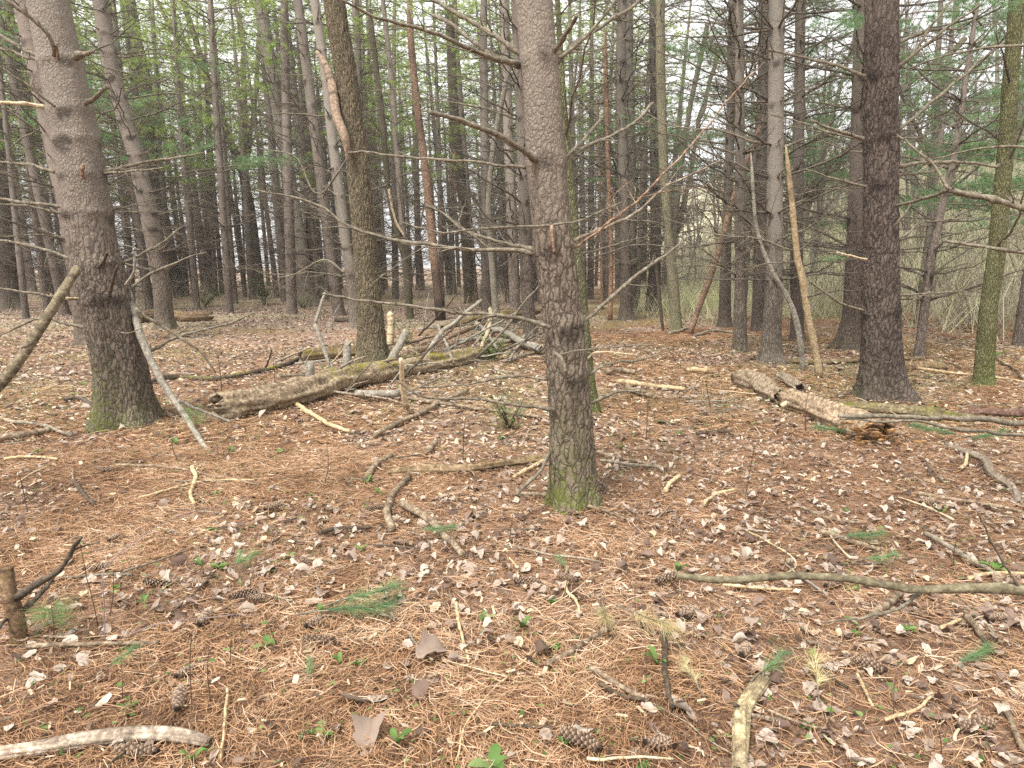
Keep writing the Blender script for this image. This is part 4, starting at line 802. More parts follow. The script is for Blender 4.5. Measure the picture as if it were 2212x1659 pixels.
ST = [
 ('pale straight peeled stick upright in the picture, lower middle', [(985, 1315), (997, 1375), (1010, 1425)], 8, 'pale'), ('tiny pale offcut below the straight peeled stick', [(1010, 1430), (1013, 1445)], 7, 'pale'),
 ('forked straw-coloured root rising left of centre bottom', [(1225, 1235), (1222, 1280), (1243, 1310), (1252, 1338)], 8, 'pale'), ('thick mossy stick slanting to the dry pine tuft', [(1180, 1450), (1240, 1418), (1292, 1385), (1330, 1355)], 12, 'log'),
 ('pale-topped curved branch among green seedlings, lower right of centre', [(1275, 1458), (1330, 1490), (1398, 1525)], 13, 'log'), ('dark mossy curved stick beneath the pale-topped branch', [(1295, 1492), (1340, 1518), (1402, 1528)], 11, 'dark'),
 ('upright dark rotten stick beside two green leaves', [(1432, 1360), (1437, 1420), (1440, 1500), (1452, 1545)], 14, 'dark'), ('pale curved peeled stick right of the nearest pine', [(1437, 1072), (1447, 1052), (1470, 1035)], 11, 'pale'),
 ('pale stick pointing at the nearest pine foot from the right', [(1290, 985), (1360, 1003), (1440, 1020)], 9, 'log'), ('green-grey stick lying right of the nearest pine foot', [(1296, 1003), (1370, 1012), (1430, 1018)], 7, 'grey'),
 ('long pale stick running from the nearest pine foot to the lower right', [(1115, 1075), (1190, 1080), (1260, 1100), (1350, 1130)], 8, 'log'), ('grey stick propped left of the nearest pine foot', [(1110, 1040), (1150, 1018), (1182, 1000)], 9, 'pale'),
 ('brown forked bough lying left of the nearest pine', [(845, 1158), (832, 1115), (848, 1075), (884, 1040)], 17, 'log'), ('mossy rotten branch running down to the right, left of centre', [(868, 1102), (920, 1130), (950, 1160), (1000, 1212)], 18, 'log'),
 ('pale broken bough up and left of the forked bough', [(790, 1048), (808, 1015), (845, 995)], 15, 'log'), ('short upright rotten stub in the leaves', [(925, 985), (940, 965)], 15, 'log'),
 ('long curved grey branch in front of the mossy log', [(810, 950), (870, 915), (940, 880), (1010, 850)], 12, 'log'), ('pale barked pole lying over the log, down to the right', [(587, 846), (650, 890), (710, 925), (755, 940)], 11, 'pale'),
 ('S-shaped pale twig left of centre', [(416, 1018), (424, 1050), (415, 1075), (420, 1098)], 10, 'pale'), ('thin pale stick running under the S-shaped twig', [(300, 1085), (360, 1068), (430, 1050), (550, 1045)], 6, 'pale'),
 ('long thin grey stick left, across the leaves', [(250, 1012), (380, 1020), (500, 1042), (560, 1055)], 6, 'log'), ('dark leaning stick low at the left', [(162, 1048), (182, 1075), (205, 1100)], 10, 'dark'),
 ('weathered stick by the left edge, upper', [(-10, 957), (40, 952), (108, 938)], 16, 'log'), ('grey thin stick by the left edge, lower', [(20, 918), (90, 925), (155, 948)], 8, 'grey'), ('pale straight stick at far left in the leaves', [(10, 1000), (70, 995), (125, 1000)], 7, 'pale'),
 ('green mossy stick half buried behind the broken sapling stump', [(60, 1412), (140, 1408), (250, 1405), (345, 1402)], 11, 'log'), ('thin white crooked stick standing out at the bottom left', [(492, 1500), (490, 1560), (478, 1659)], 7, 'pale'),
 ('dark splintery stick left of the lower middle', [(690, 1163), (740, 1152), (800, 1150)], 10, 'dark'), ('short grey-brown stick in the open needles', [(665, 1218), (715, 1222)], 8, 'log'), ('dark curved twig by the green pine sprig', [(835, 1290), (840, 1320), (852, 1352)], 7, 'grey'),
 ('slim grey twig beside the dead needle tuft', [(885, 1380), (905, 1410), (935, 1440)], 6, 'grey'), ('long forked pale twig bottom middle', [(985, 1659), (1010, 1590), (1060, 1520), (1130, 1445), (1210, 1370)], 5, 'pale'),
 ('dark bark stick bottom middle', [(1060, 1580), (1120, 1585), (1200, 1588)], 9, 'dark'), ('mossy green straight stick in the right foreground', [(1770, 1160), (1830, 1178), (1900, 1200)], 12, 'log'),
 ('lichen-grey branch slanting down at the right', [(1998, 1165), (2050, 1195), (2100, 1225), (2165, 1262)], 12, 'grey'), ('long pole at the right edge above the lichen branch', [(1980, 1075), (2080, 1092), (2215, 1118)], 9, 'log'),
 ('yellow curved peeled twig at the right', [(2075, 1020), (2085, 1010), (2088, 990)], 8, 'pale'), ('twin dark sticks in the orange needles', [(1505, 945), (1560, 940), (1582, 948)], 8, 'dark'), ('pale stick beneath the hanging branch, left part', [(1560, 1275), (1640, 1282), (1710, 1285)], 8, 'pale'),
 ('broken pale and barky stick beneath the hanging branch', [(1885, 1345), (1920, 1315), (1955, 1285)], 17, 'log'), ('stout barky stick at lower right', [(2085, 1345), (2105, 1370), (2125, 1400)], 14, 'log'), ('grey twig leading to the stout barky stick', [(2080, 1320), (2120, 1352), (2160, 1400)], 6, 'grey'),
 ('straw-coloured stick right of the hanging branch fork', [(2090, 1262), (2150, 1250), (2215, 1250)], 9, 'pale'), ('pale short twig right of the lower cone', [(2030, 1370), (2075, 1350)], 9, 'pale'), ('thin grey stick bottom right of centre', [(1655, 1548), (1740, 1580), (1800, 1590)], 7, 'log'),
 ('curved pale twig above the bottom right cones', [(1910, 1570), (1970, 1550), (2010, 1520)], 8, 'pale'), ('grey dark-ended stick right of the peeled log', [(1750, 1440), (1790, 1475), (1830, 1500)], 8, 'dark'), ('pale forked twig in the lower right needles', [(1850, 1470), (1870, 1510), (1885, 1540)], 8, 'pale'),
 ('greenish thick stick at the lower right edge', [(2165, 1535), (2185, 1580), (2212, 1640)], 14, 'log'), ('long straw stick in the right middle ground', [(1650, 1270), (1720, 1220), (1600, 1150)], 5, 'pale'), ('brown stick right of the long straw stick', [(1730, 1105), (1790, 1130), (1880, 1140)], 8, 'log'),
 ('pale twig with a crook, right of the nearest pine', [(1520, 1098), (1545, 1075), (1590, 1065)], 8, 'pale'), ('bright split wood strip in the orange needles', [(1335, 832), (1400, 840), (1480, 848)], 12, 'pale'), ('bright orange-pale wood chunk near the crumbling log', [(1482, 808), (1505, 806), (1530, 808)], 12, 'pale'),
 ('weathered wood slab left of the bright strip', [(1355, 848), (1380, 856), (1408, 862)], 14, 'log'), ('dark wood slab behind the bright strip', [(1310, 812), (1340, 808), (1372, 812)], 14, 'log'), ('grey stick before the leaning red snag', [(1445, 725), (1470, 718), (1490, 712)], 8, 'grey'), ('dark long stick right of the leaning red snag', [(1500, 730), (1540, 718), (1600, 725)], 7, 'grey'),
 ('small white twig near the forked root', [(1100, 1215), (1118, 1240), (1112, 1262)], 5, 'pale'), ('mossy stick at the foot of the mossy log', [(880, 868), (960, 880), (1060, 893), (1180, 912)], 9, 'log'), ('thin pole lying at the far right over the roots', [(1960, 798), (2100, 815), (2230, 832)], 6, 'pale'),
 ('dark stick beside the mossy right-edge trunk', [(2150, 780), (2180, 800), (2215, 830)], 5, 'dark')]
for lab, pts, w, mt in ST: stick(lab, pts, w, mt, tint=(.92, .86, .76) if mt == 'pale' else (.9, .85, .78))
for q in range(230):                                   # the many small ones
    y = 1.5 + 14 * rng.random() ** .9; x = rng.uniform(-.8, .8) * y; a = rng.uniform(0, 3.14); L = rng.uniform(.10, .42) * (1 + y * .03); m = 7; A = kink(np.array([x, y, 0]) + np.linspace(-.5, .5, m)[:, None] * L * np.array([math.cos(a), math.sin(a), 0]), .12)
    r = rng.uniform(.002, .0065) * (1 + y * .05); A[:, 2] = zg(A[:, 0], A[:, 1]) + r + .026; b = A[3].copy(); mb = MB(); add_tube(mb, A - b, np.full(m, r) * np.linspace(1, .6, m), 5, True)
    o = mb.build('twig', M[['log', 'grey', 'pale', 'dark', 'branch'][q % 5]]); o.location = b; tag(o, 'small broken twig lying on the needle and leaf litter', 'twig', 'small twigs scattered on the litter')

# poles leaning on the thick left pine, broken limb on the furrowed trunk, hanging branch in front
def pole(label, pts, mat, name='leaning_pole', cat='dead branch', group=None, nt=0, k=14, moss=0., tint=(1, 1, 1), extra=()):
    W = []; R_ = []
    for (x, y, w, Y) in pts:
        p = G(x, y) if Y is None else at(x, y, Y); W.append(p); R_.append(rad(p, w))
    W = np.array(W); m = 8 * len(pts); A = kink(resample(W, m), .025); r = np.interp(np.linspace(0, 1, m), np.linspace(0, 1, len(R_)), R_) * (1 + .12 * (rng.random(m) - .5)); b = W[0].copy(); b[2] = float(zg(b[0], b[1]))
    root = empty(name, b, label, cat, group); mb = MB(); add_tube(mb, A - b, r, k, True, dark=.7 * (rng.random(m) < .08), moss=moss); 
    if nt: twigs(mb, A - b, r, nt, .2, .6, 5, .2, 2, .4, .003)
    o = mb.build('limb', M[mat], root); o.color = (*tint, 1)
    for ex in extra: pixel_branch(root, b, *ex)
    return root
TL = float(G(275, 910)[1]); TA = float(G(806, 785)[1])
pole('stout dead limb hanging down and left from the thick left pine', [(-40, 870, 22, TL - .9), (20, 810, 22, TL - .8), (85, 715, 21, TL - .65), (130, 640, 20, TL - .5), (168, 578, 18, TL - .33)], 'branch', tint=(1.1, 1.05, .9), extra=[([(70, 740), (58, 748), (45, 752)], 7, 4, TL * 0, -.05, 'dark', 0, 'branch_stub')])
pole('long grey dead branch leaning on the right of the thick left pine', [(452, 978, 9, None), (405, 905, 12, TL - .35), (350, 825, 13, TL - .2), (312, 745, 15, TL - .1), (288, 670, 16, TL), (270, 608, 13, TL + .05)], 'grey', nt=3, extra=[
    ([(292, 665), (340, 700), (420, 750), (466, 805)], 8, 4, TL * 0 + .3, .5, 'branch', 2), ([(385, 865), (430, 885), (500, 912)], 8, 5, .1, .3, 'grey', 0), ([(272, 615), (290, 590), (292, 560), (286, 545)], 7, 4, .4, .3, 'grey', 1)])
pole('torn slab of grey-brown wood hanging on the left of the furrowed trunk', [(752, 352, 4, TA - .25), (745, 300, 20, TA - .28), (728, 250, 20, TA - .2), (718, 190, 19, TA - .1), (706, 145, 17, TA), (684, 112, 8, TA + .1)], 'grey', 'broken_limb', 'broken limb', tint=(1.05, .86, .76))
HB = 2.35
pole('lichened branch reaching in low from the right edge over the needles', [(1462, 1243, 13, HB), (1560, 1252, 16, HB), (1700, 1243, 16, HB), (1830, 1250, 17, HB), (1920, 1265, 18, HB), (1990, 1274, 25, HB), (2100, 1270, 22, HB), (2215, 1276, 30, HB), (2500, 1330, 30, HB + .1)], 'branch', 'fallen_branch', 'dead branch', tint=(.95, .95, .8), extra=[
    ([(1990, 1278), (1950, 1305), (1890, 1328), (1780, 1345)], 9, 4, .05, -.1, 'branch', 0), ([(2215, 1284), (2170, 1225), (2130, 1150), (2112, 1105)], 7, 4, 0, -.1, 'branch', 0)])
pole('broken sapling stump at the lower left with a snapped grey limb', [(42, 1388, 34, None), (34, 1330, 32, float(G(42, 1388)[1])), (20, 1280, 30, float(G(42, 1388)[1])), (14, 1226, 26, float(G(42, 1388)[1]) + .02)], 'log', 'tree_stump', 'stump', moss=.4, tint=(.62, .5, .4), extra=[
    ([(38, 1290), (80, 1262), (128, 1235), (158, 1185), (175, 1160)], 20, 7, 0, -.05, 'dark', 0), ([(50, 1318), (85, 1285), (118, 1245)], 12, 6, .02, .1, 'dark', 0), ([(22, 1330), (5, 1345), (-12, 1370)], 10, 6, 0, -.1, 'dark', 0), ([(158, 1188), (190, 1178), (215, 1172)], 6, 3, -.02, -.05, 'dark', 2)])
# bramble canes and thin dark seedling stems
def cane(label, pts, w, mat, group=None, nleaf=0, name='bramble_cane', cat='bramble'):
    p0 = G(*pts[0]); W = [p0] + [at(x, y, p0[1] + dy) for (x, y, dy) in pts[1:]]; A = kink(resample(np.array(W), 6 * len(W)), .03); r = np.linspace(rad(p0, w), rad(p0, w) * .5, len(A)); mb = MB(); add_tube(mb, A - p0, r, 5)
    o = empty(name, p0, label, cat, group); mb.build('stem', M[mat], o)
    if nleaf:
        lf = MB()
        for q in range(nleaf): leaf_at(lf, A[int(rng.integers(len(A) // 3, len(A)))] - p0, rng.uniform(.012, .03))
        lf.build('leaves', M['green'], o, False)
    return o
def leaf_at(mb, p, s):
    az = rng.uniform(0, 6.28); d = np.array([math.cos(az), math.sin(az), rng.uniform(0, .8)]); d /= np.linalg.norm(d); sd = np.cross(d, [0, 0, 1.]); sd /= np.linalg.norm(sd); up = np.cross(sd, d)
    t = np.array([0, .25, .55, .8, 1.0]); w = np.array([.04, .32, .36, .22, .02]); V = []
    for a, b in zip(t, w): q = p + d * s * a - up * s * .25 * a * a; V += [q - sd * s * b, q + up * s * -.06 + 0 * sd, q + sd * s * b]
    Q = [];
    for i in range(4):
        for j in range(2): Q.append((i * 3 + j, i * 3 + j + 1, i * 3 + j + 4, i * 3 + j + 3))
    mb.add(V, Q, None, rnd=rng.random())
cane('bluish bramble cane standing upright at lower left, arching over to the right', [(227, 1392), (226, 1310, 0), (224, 1240, 0), (250, 1205, .1), (310, 1155, .3), (400, 1110, .6), (520, 1090, 1.0)], 2.6, 'cane')
cane('second thin bramble cane by the upright bluish one', [(232, 1398), (330, 1352, 0.05), (480, 1330, .1), (560, 1328, .1)], 2, 'cane')
SP = [(213, 1355, 170, 1165), (238, 1330, 245, 1230), (265, 1520, 262, 1420), (330, 1482, 332, 1452), (415, 1545, 415, 1350), (455, 1525, 452, 1385), (497, 1448, 500, 1380), (605, 1405, 580, 1345), (1217, 1290, 1225, 1200), (1375, 1330, 1372, 1255), (1390, 1540, 1395, 1385), (1640, 1560, 1660, 1500), (1780, 1600, 1800, 1480), (1850, 1590, 1870, 1530), (1930, 1560, 1940, 1430), (2035, 1640, 2015, 1545), (2145, 1635, 2130, 1560), (60, 1110, 40, 1020), (385, 1000, 372, 930), (700, 1050, 706, 960), (1535, 880, 1530, 790), (1610, 1080, 1630, 960), (1740, 930, 1745, 850), (1000, 1000, 1005, 900), (1205, 1100, 1200, 1000), (600, 870, 590, 780), (480, 860, 470, 760), (1255, 1120, 1290, 1010), (1395, 950, 1400, 860), (1690, 1230, 1700, 1180), (2060, 1230, 2070, 1150), (1100, 1180, 1108, 1110)]
for x0, y0, x1, y1 in SP: cane('thin dark leafless seedling stem standing in the litter', [(x0, y0), ((x0 + x1) / 2 + R.uniform(-6, 6), (y0 + y1) / 2, .0), (x1, y1, R.uniform(-.1, .1))], 2.6, 'stem', 'thin dark seedling stems', 2, 'seedling_stem', 'seedling')

# ------------------------------------------------------------------ pine cones
def cone_mesh(seed, L=.13, r=.026, openv=1.0):
    g = np.random.default_rng(seed); mb = MB(); s = np.linspace(0, 1, 9); add_tube(mb, np.stack([s * L, .02 * L * np.sin(s * 3), 0 * s], 1), r * .45 * np.sin(np.clip(s * .9 + .12, 0, 1) * np.pi) ** .6 + .002, 8, tip=0.)
    n = 86
    for q in range(n):
        u = (q + .5) / n; a = q * 2.39996; rr = r * (.35 + .75 * math.sin(math.pi * min(.97, .12 + .8 * u)) ** .8); p = np.array([u * L, .02 * L * math.sin(u * 3), 0]); rd = np.array([0, math.cos(a), math.sin(a)]); tg = np.array([0, -math.sin(a), math.cos(a)])
        d = rd * (1.0 * openv) + np.array([.75 + g.normal(0, .08), 0, 0]); d /= np.linalg.norm(d); l = rr * 1.05 * g.uniform(.85, 1.1); w = r * .38; nn = np.cross(tg, d)
        V = [p + rd * r * .2 - tg * w * .4, p + rd * r * .2 + tg * w * .4, p + d * l * .75 + tg * w, p + d * l * .75 - tg * w, p + d * l * 1.15 + tg * w * .35 - nn * .002, p + d * l * 1.15 - tg * w * .35 - nn * .002]
        V2 = [x - nn * r * .075 for x in V]; V = np.array(V + V2); tp = np.array([0, 0, .72, .72, 1, 1] * 2)
        mb.add(V, [(0, 1, 2, 3), (3, 2, 4, 5), (7, 6, 9, 8), (8, 9, 11, 10), (1, 0, 6, 7), (2, 1, 7, 8), (4, 2, 8, 10), (5, 4, 10, 11), (3, 5, 11, 9), (0, 3, 9, 6)], None, tip=tp)
    return mb.mesh('pine_cone', M['cone'], False)
CM = [cone_mesh(1), cone_mesh(2, .15, .024, 1.1), cone_mesh(3, .11, .027, .9), cone_mesh(4, .10, .022, .7)]
CONES = [(725, 1400, 175, 1, 'open pine cone lying alone left of the dead needle tuft'), (310, 1272, 10, 1, 'pine cone right of the snapped sapling limb, dark and long'), (450, 1274, 150, 2, 'dark rounded pine cone below a big pale leaf'), (497, 1305, 5, 1, 'pine cone with pale scale tips, right of the dark rounded cone'), (430, 1368, 95, 0, 'pine cone standing on end among leaves at the left'),
    (380, 1482, 80, 0, 'pine cone tilted toward the camera, lower left'), (383, 1555, 110, 1, 'black and white pine cone above the foreground grey log'), (345, 1645, 170, 1, 'pine cone under the foreground grey log'), (1110, 1270, 8, 1, 'pine cone left of the forked straw root'), (1415, 1270, 15, 1, 'pale-tipped pine cone below the hanging branch tip'),
    (1780, 1282, 30, 0, 'dark pine cone below the hanging branch, middle'), (1915, 1468, 140, 2, 'dark open pine cone in bare needles at lower right'), (2062, 1592, 10, 1, 'pine cone near the bottom right corner'), (1670, 1082, 60, 2, 'small dark cone under the far right pines'), (1985, 1098, 20, 2, 'pine cone beside the long pole at the right'),
    (1460, 1345, 35, 0, 'brown pine cone above the leafy cluster right of centre'), (1480, 1350, 60, 3, 'short cone nearly touching the brown one right of centre'), (1600, 1435, 60, 0, 'pine cone above the peeled log'), (790, 1112, 5, 1, 'pine cone by the rotten forked bough'), (570, 1112, 40, 2, 'dark cone in the leaves left of the rotten bough'), (235, 1182, 90, 2, 'dark hole-like cone below the snapped sapling limb'),
    (700, 1112, 30, 2, 'cone above the dark splintery stick'), (1022, 1130, 60, 0, 'dark cone below the nearest pine, left'), (1250, 1270, 160, 3, 'small cone near the forked straw root'), (2120, 1230, 20, 0, 'cone by the lichen-grey branch at the right'), (2150, 1278, 50, 2, 'dark cone behind the hanging branch at the right edge'), (2125, 1350, 10, 3, 'small knobbly cone by the stout barky stick'), (210, 1025, 10, 2, 'dark cone in far left leaves'), (1300, 1640, 150, 0, 'half buried cone at the bottom middle'), (1390, 1625, 15, 2, 'cone in the dark hollow at the bottom right of centre'),
    (530, 1305, 0, 3, 'small pale cone hidden beside the pale-tipped cone'), (180, 1245, 20, 3, 'reddish cone behind the snapped sapling limb'), (850, 1186, 30, 3, 'cone near the green sprig by the rotten branch'), (660, 1370, 70, 0, 'black-brown cone under the green pine sprig')]
for q, (x, y, a, v, lab) in enumerate(CONES):
    p = G(x, y); o = bpy.data.objects.new('pine_cone', CM[v]); COL.objects.link(o); o.location = Vector(p + [0, 0, .036]); o.rotation_euler = (R.uniform(0, 6), R.uniform(-.15, .25), math.radians(a)); s = R.uniform(.68, 1.0); o.scale = (s, s * R.uniform(.85, 1.1), s); tag(o, lab, 'pine cone', 'pine cones on the litter')

# ------------------------------------------------------------------ green and straw pine sprigs, seedlings, shrubs
def sprig_mesh(seed, mat, L=.22, tf=9, cnt=26):
    w = MB(); s = np.linspace(0, 1, 6); P = kink(np.stack([s * L, 0 * s, .015 + .02 * s], 1), .08); add_tube(w, P, np.linspace(.0035, .002, 6), 5, mi=0); c = []; a = []
    for q in range(tf): t = .35 + .65 * q / (tf - 1); c.append(np.array([np.interp(t, s, P[:, i]) for i in range(3)])); a.append(np.array([1.2, rng.normal(0, .45), .15]))
    V, T, r = needle_tris(np.array(c), np.array(a), cnt, .085, .0016, .38); w.add(V, None, T, mi=1, rnd=r); return w.mesh('sprig', [M['branch'], M[mat]], False)
SGM = [sprig_mesh(1, 'needle'), sprig_mesh(2, 'needle', .30, 12, 28), sprig_mesh(3, 'straw', .2, 7, 30)]
for x, y, a, v, s, lab in [(640, 1352, 8, 1, 1.2, 'fresh green pine sprig, the biggest, left of centre bottom'), (700, 1335, 15, 0, 1.3, 'second green sprig overlapping the biggest one'), (485, 1250, 60, 0, .8, 'grey-green sprig below the dark round cone area'), (505, 1252, 100, 0, .7, 'small grey-green sprig right of its twin'), (885, 1168, 10, 0, 1.0, 'green sprig behind the rotten branch'), (1785, 1182, 10, 1, 1.0, 'green sprig by the mossy straight stick'),
    (1330, 1335, -60, 2, 1.5, 'dry straw pine tuft fanned over the slanting stick'), (1300, 1325, -95, 2, 1.3, 'dry straw tuft left of the fanned tuft'), (1770, 1545, 70, 2, 1.1, 'yellow straw needle tuft at lower right'), (30, 1580, -140, 1, .9, 'green sprig near the left bottom corner'), (215, 1475, 60, 0, .6, 'yellow-green needle star at lower left'), (1840, 1232, 0, 0, .9, 'green sprig under the hanging branch'), (2045, 1480, 30, 1, .9, 'grey-green sprig at lower right'), (2060, 975, 10, 1, 1.5, 'green sprig right of the crumbling log'), (2110, 965, 160, 1, 1.5, 'green sprig by the knobbly branch'), (1860, 950, 190, 1, 1.4, 'green sprig under the crumbling log end'),
    (1225, 1255, 100, 0, .7, 'small sprig by the forked root'), (1520, 1530, 100, 2, .8, 'pale sprig by the dark mossy curved stick'), (660, 1500, 100, 0, .6, 'small green sprig near the bottom, left of centre'), (1620, 1500, 40, 0, 1.0, 'green sprig right of the peeled log')]:
    p = G(x, y); o = bpy.data.objects.new('pine_sprig', SGM[v]); COL.objects.link(o); o.location = Vector(p + [0, 0, .034]); o.rotation_euler = (R.uniform(-.4, .4), R.uniform(-.15, .05), math.radians(a)); o.scale = (s, s, s); tag(o, lab, 'pine sprig', 'pine sprigs on the litter')
def herb_mesh(seed, n, L, wide, up):
    g = np.random.default_rng(seed); mb = MB()
    for q in range(n):
        az = q * 6.28 / n + g.normal(0, .4); l = L * g.uniform(.6, 1.1); d = np.array([math.cos(az), math.sin(az), 0]); sd = np.array([-d[1], d[0], 0]); V = []; m = 8; e = g.uniform(.5, 1.3) * up
        for t in np.linspace(0, 1, m):
            w = wide * l * (math.sin(math.pi * min(1, .06 + .90 * t ** .8)) ** .9) * (1 + .12 * (-1) ** int(t * 7)); h = e * l * (t - .55 * t * t) + .01
            c = d * l * t * (1 - .25 * up) + np.array([0, 0, h]); V += [c - sd * w + [0, 0, w * .35], c, c + sd * w + [0, 0, w * .35]]
        Q = [(i * 3 + j, i * 3 + j + 1, i * 3 + j + 4, i * 3 + j + 3) for i in range(m - 1) for j in range(2)]; mb.add(V, Q, None, rnd=g.random())
    return mb.mesh('herb', M['green'], True)
HM = [herb_mesh(1, 4, .11, .20, .9), herb_mesh(2, 6, .07, .24, .5), herb_mesh(3, 3, .14, .17, 1.4), herb_mesh(4, 7, .05, .34, .6)]
def herb(x, y, v, s, lab, group='small green plants in the litter'):
    p = G(x, y); o = bpy.data.objects.new('green_plant', HM[v]); COL.objects.link(o); o.location = Vector(p); o.rotation_euler = (0, 0, R.uniform(0, 6.28)); o.scale = (s, s, s); tag(o, lab, 'plant', group)
for x, y, v, s, lab in [(690, 1595, 0, .9, 'rosette of long green leaves at the bottom, left of centre'), (310, 1308, 2, .7, 'single bright green leaf shoot by the dark cones'), (1420, 1440, 2, 1.1, 'two broad green leaves by the upright rotten stick'), (1463, 1240, 2, 1.1, 'green leaf shoot at the tip of the hanging branch'), (275, 1540, 0, .8, 'green seedling in front of the foreground grey log'), (1840, 1275, 1, .9, 'green weed below the hanging branch'), (1760, 1430, 2, .7, 'small upright leaf right of the peeled log'), (822, 1075, 2, 1.1, 'yellow-green leaf beside the forked bough'), (704, 1045, 1, 1.0, 'green weed left of the pale broken bough'), (1085, 950, 1, 1.6, 'green plant left of the nearest pine'), (780, 1190, 0, .8, 'tiny leafy weed above the green sprig'), (2190, 905, 1, 1.5, 'green weed at the right edge'), (2150, 1235, 0, 1.3, 'long-leaved weed at the right edge'), (1560, 880, 1, 1.4, 'bright green seedling in the orange needles'), (1430, 915, 1, 1.5, 'three-leaved green seedling right of the nearest pine'), (2150, 775, 0, 3.5, 'leafy green clump behind the mossy right-edge trunk')]: herb(x, y, v, s * .68, lab)
for q in range(170):
    y = 1.6 + 9 * rng.random(); x = rng.uniform(-.78, .78) * y
    if n2(x, y, .8, 31) < .46: continue
    o = bpy.data.objects.new('green_plant', HM[q % 4]); COL.objects.link(o); o.location = (x, y, float(zg(x, y)) + .005); o.rotation_euler = (0, 0, R.uniform(0, 6.28)); s = R.uniform(.35, .85); o.scale = (s, s, s); tag(o, 'tiny green weed sprouting in the needle litter', 'plant', 'tiny green weeds')
def shrub(name, label, p, H, n, w, cat='shrub', mat='green', lsz=(.03, .06)):
    root = empty(name, p, label, cat); st = MB(); lf = MB()
    for q in range(n):
        az = rng.uniform(0, 6.28); d = np.array([math.cos(az) * w, math.sin(az) * w, 1.]) * H * rng.uniform(.5, 1); A = kink(d * np.linspace(0, 1, 6)[:, None], .12); add_tube(st, A, np.linspace(.005, .002, 6), 4, cap=False)
        for z in range(16): leaf_at(lf, A[int(rng.integers(1, 6))] + rng.normal(0, .05, 3), rng.uniform(*lsz))
    st.build('stems', M['stem'], root); lf.build('leaves', M[mat], root, False)
shrub('shrub', 'bright green leafy shrub at the foot of the forked tree', G(572, 660), 1.2, 26, .5, lsz=(.06, .11)); shrub('shrub', 'low pale green bush left of the forked tree', G(445, 662), .8, 22, .8, lsz=(.05, .10)); shrub('shrub', 'green sprouts around the foot of the ringed grey pine', G(655, 668), .6, 16, .7, lsz=(.05, .08))
shrub('shrub', 'small leafy seedling cluster in front of the mossy log, right end', G(1065, 780), .5, 16, .5, lsz=(.03, .05)); shrub('shrub', 'leafy green sprouts at the back of the furrowed trunk', G(880, 745), .6, 12, .5, lsz=(.03, .05)); shrub('shrub', 'soft green weeds left of the nearest pine, mid-height', G(1100, 925), .35, 18, .6, lsz=(.02, .035))
# soft pine seedlings
def seedling(label, p, H, s=1.0):
    root = empty('pine_seedling', p, label, 'pine seedling'); st = MB(); add_tube(st, np.array([[0, 0, 0], [0, .005, H * .5], [.005, 0, H]]), [.003, .0025, .002], 5); st.build('stem', M['stem'], root)
    c = []; a = []
    for q in range(14): az = q * 2.4; c.append(np.array([0, 0, H * (.55 + .45 * q / 13)]) + .02 * np.array([math.cos(az), math.sin(az), 0])); a.append(np.array([math.cos(az), math.sin(az), .25]))
    V, T, r = needle_tris(np.array(c), np.array(a), 26, .085 * s, .0014, .45); f = MB(); f.add(V, None, T, rnd=np.clip(r + .3, 0, 1)); f.build('needles', M['needle'], root, False)
seedling('soft green pine seedling beside the broken sapling stump', G(118, 1385), .15, 1.1); seedling('pine seedling hanging at the tip of the grey leaning branch', G(425, 955), .3, 1.5)

# ------------------------------------------------------------------ litter: needles, leaves, ground cover
def needles(name, label, n, y0, y1, L, w, lift, p=1.0):
    y = np.sqrt(rng.uniform(y0 ** 2, y1 ** 2, n)) if p == 1 else y0 + (y1 - y0) * rng.random(n) ** p; x = rng.uniform(-.82, .82, n) * (y + .3)
    lm = litter_mask(x, y); keep = rng.random(n) > .72 * lm; x, y = x[keep], y[keep]; n = len(x)
    gr = n2(x, y, 2.2, 15) * 9 + rng.normal(0, .9, n); ln = L * rng.uniform(.55, 1.2, n); cv = rng.normal(0, .18, n) * ln; pit = rng.normal(0, .16, n)
    d = np.stack([np.cos(gr), np.sin(gr)], 1); sd = np.stack([-d[:, 1], d[:, 0]], 1); z0 = lift * rng.random(n) ** 1.5 + .001; V = []; yaw = rng.normal(0, .6, n)
    for t in (-.5, -.15, .2, .5):
        c = np.stack([x, y], 1) + d * (ln * t)[:, None] + sd * (cv * (t * t * 4))[:, None]; z = zg(c[:, 0], c[:, 1]) if n < 60000 else None
        if z is None: z = zg(x, y) if t == -.5 else zz
        zz = z; h = np.maximum(z + z0 + pit * ln * t, z - .004); hw = w * .5 * (1 - .5 * abs(t)); tl = np.stack([sd[:, 0], sd[:, 1], yaw], 1) * hw[:, None] if np.ndim(hw) else np.stack([sd[:, 0], sd[:, 1], yaw], 1) * hw
        q = np.concatenate([c, h[:, None]], 1); V += [q - tl, q + tl]
    V = np.stack(V, 1).reshape(-1, 3); o = np.arange(n)[:, None] * 8; Q = np.concatenate([o + np.array([0, 1, 3, 2]), o + np.array([2, 3, 5, 4]), o + np.array([4, 5, 7, 6])])
    tone = np.clip(rng.normal(.5, .25, n) + .5 * (n2(x, y, 1.1, 44) - .5) + .5 * (n2(x, y, 5.5, 24) - .5), 0, 1); mb = MB(); mb.add(V, Q, None, rnd=np.repeat(tone, 8)); tag(mb.build(name, M['needle_dead'], None, False), label, kind='stuff')
needles('needle_litter', 'carpet of rust-brown fallen pine needles', 190000, 1.4, 5.5, .10, .0021, .034)
needles('needle_litter', 'fallen pine needles farther back on the forest floor', 150000, 5.5, 16, .15, .0042, .034)
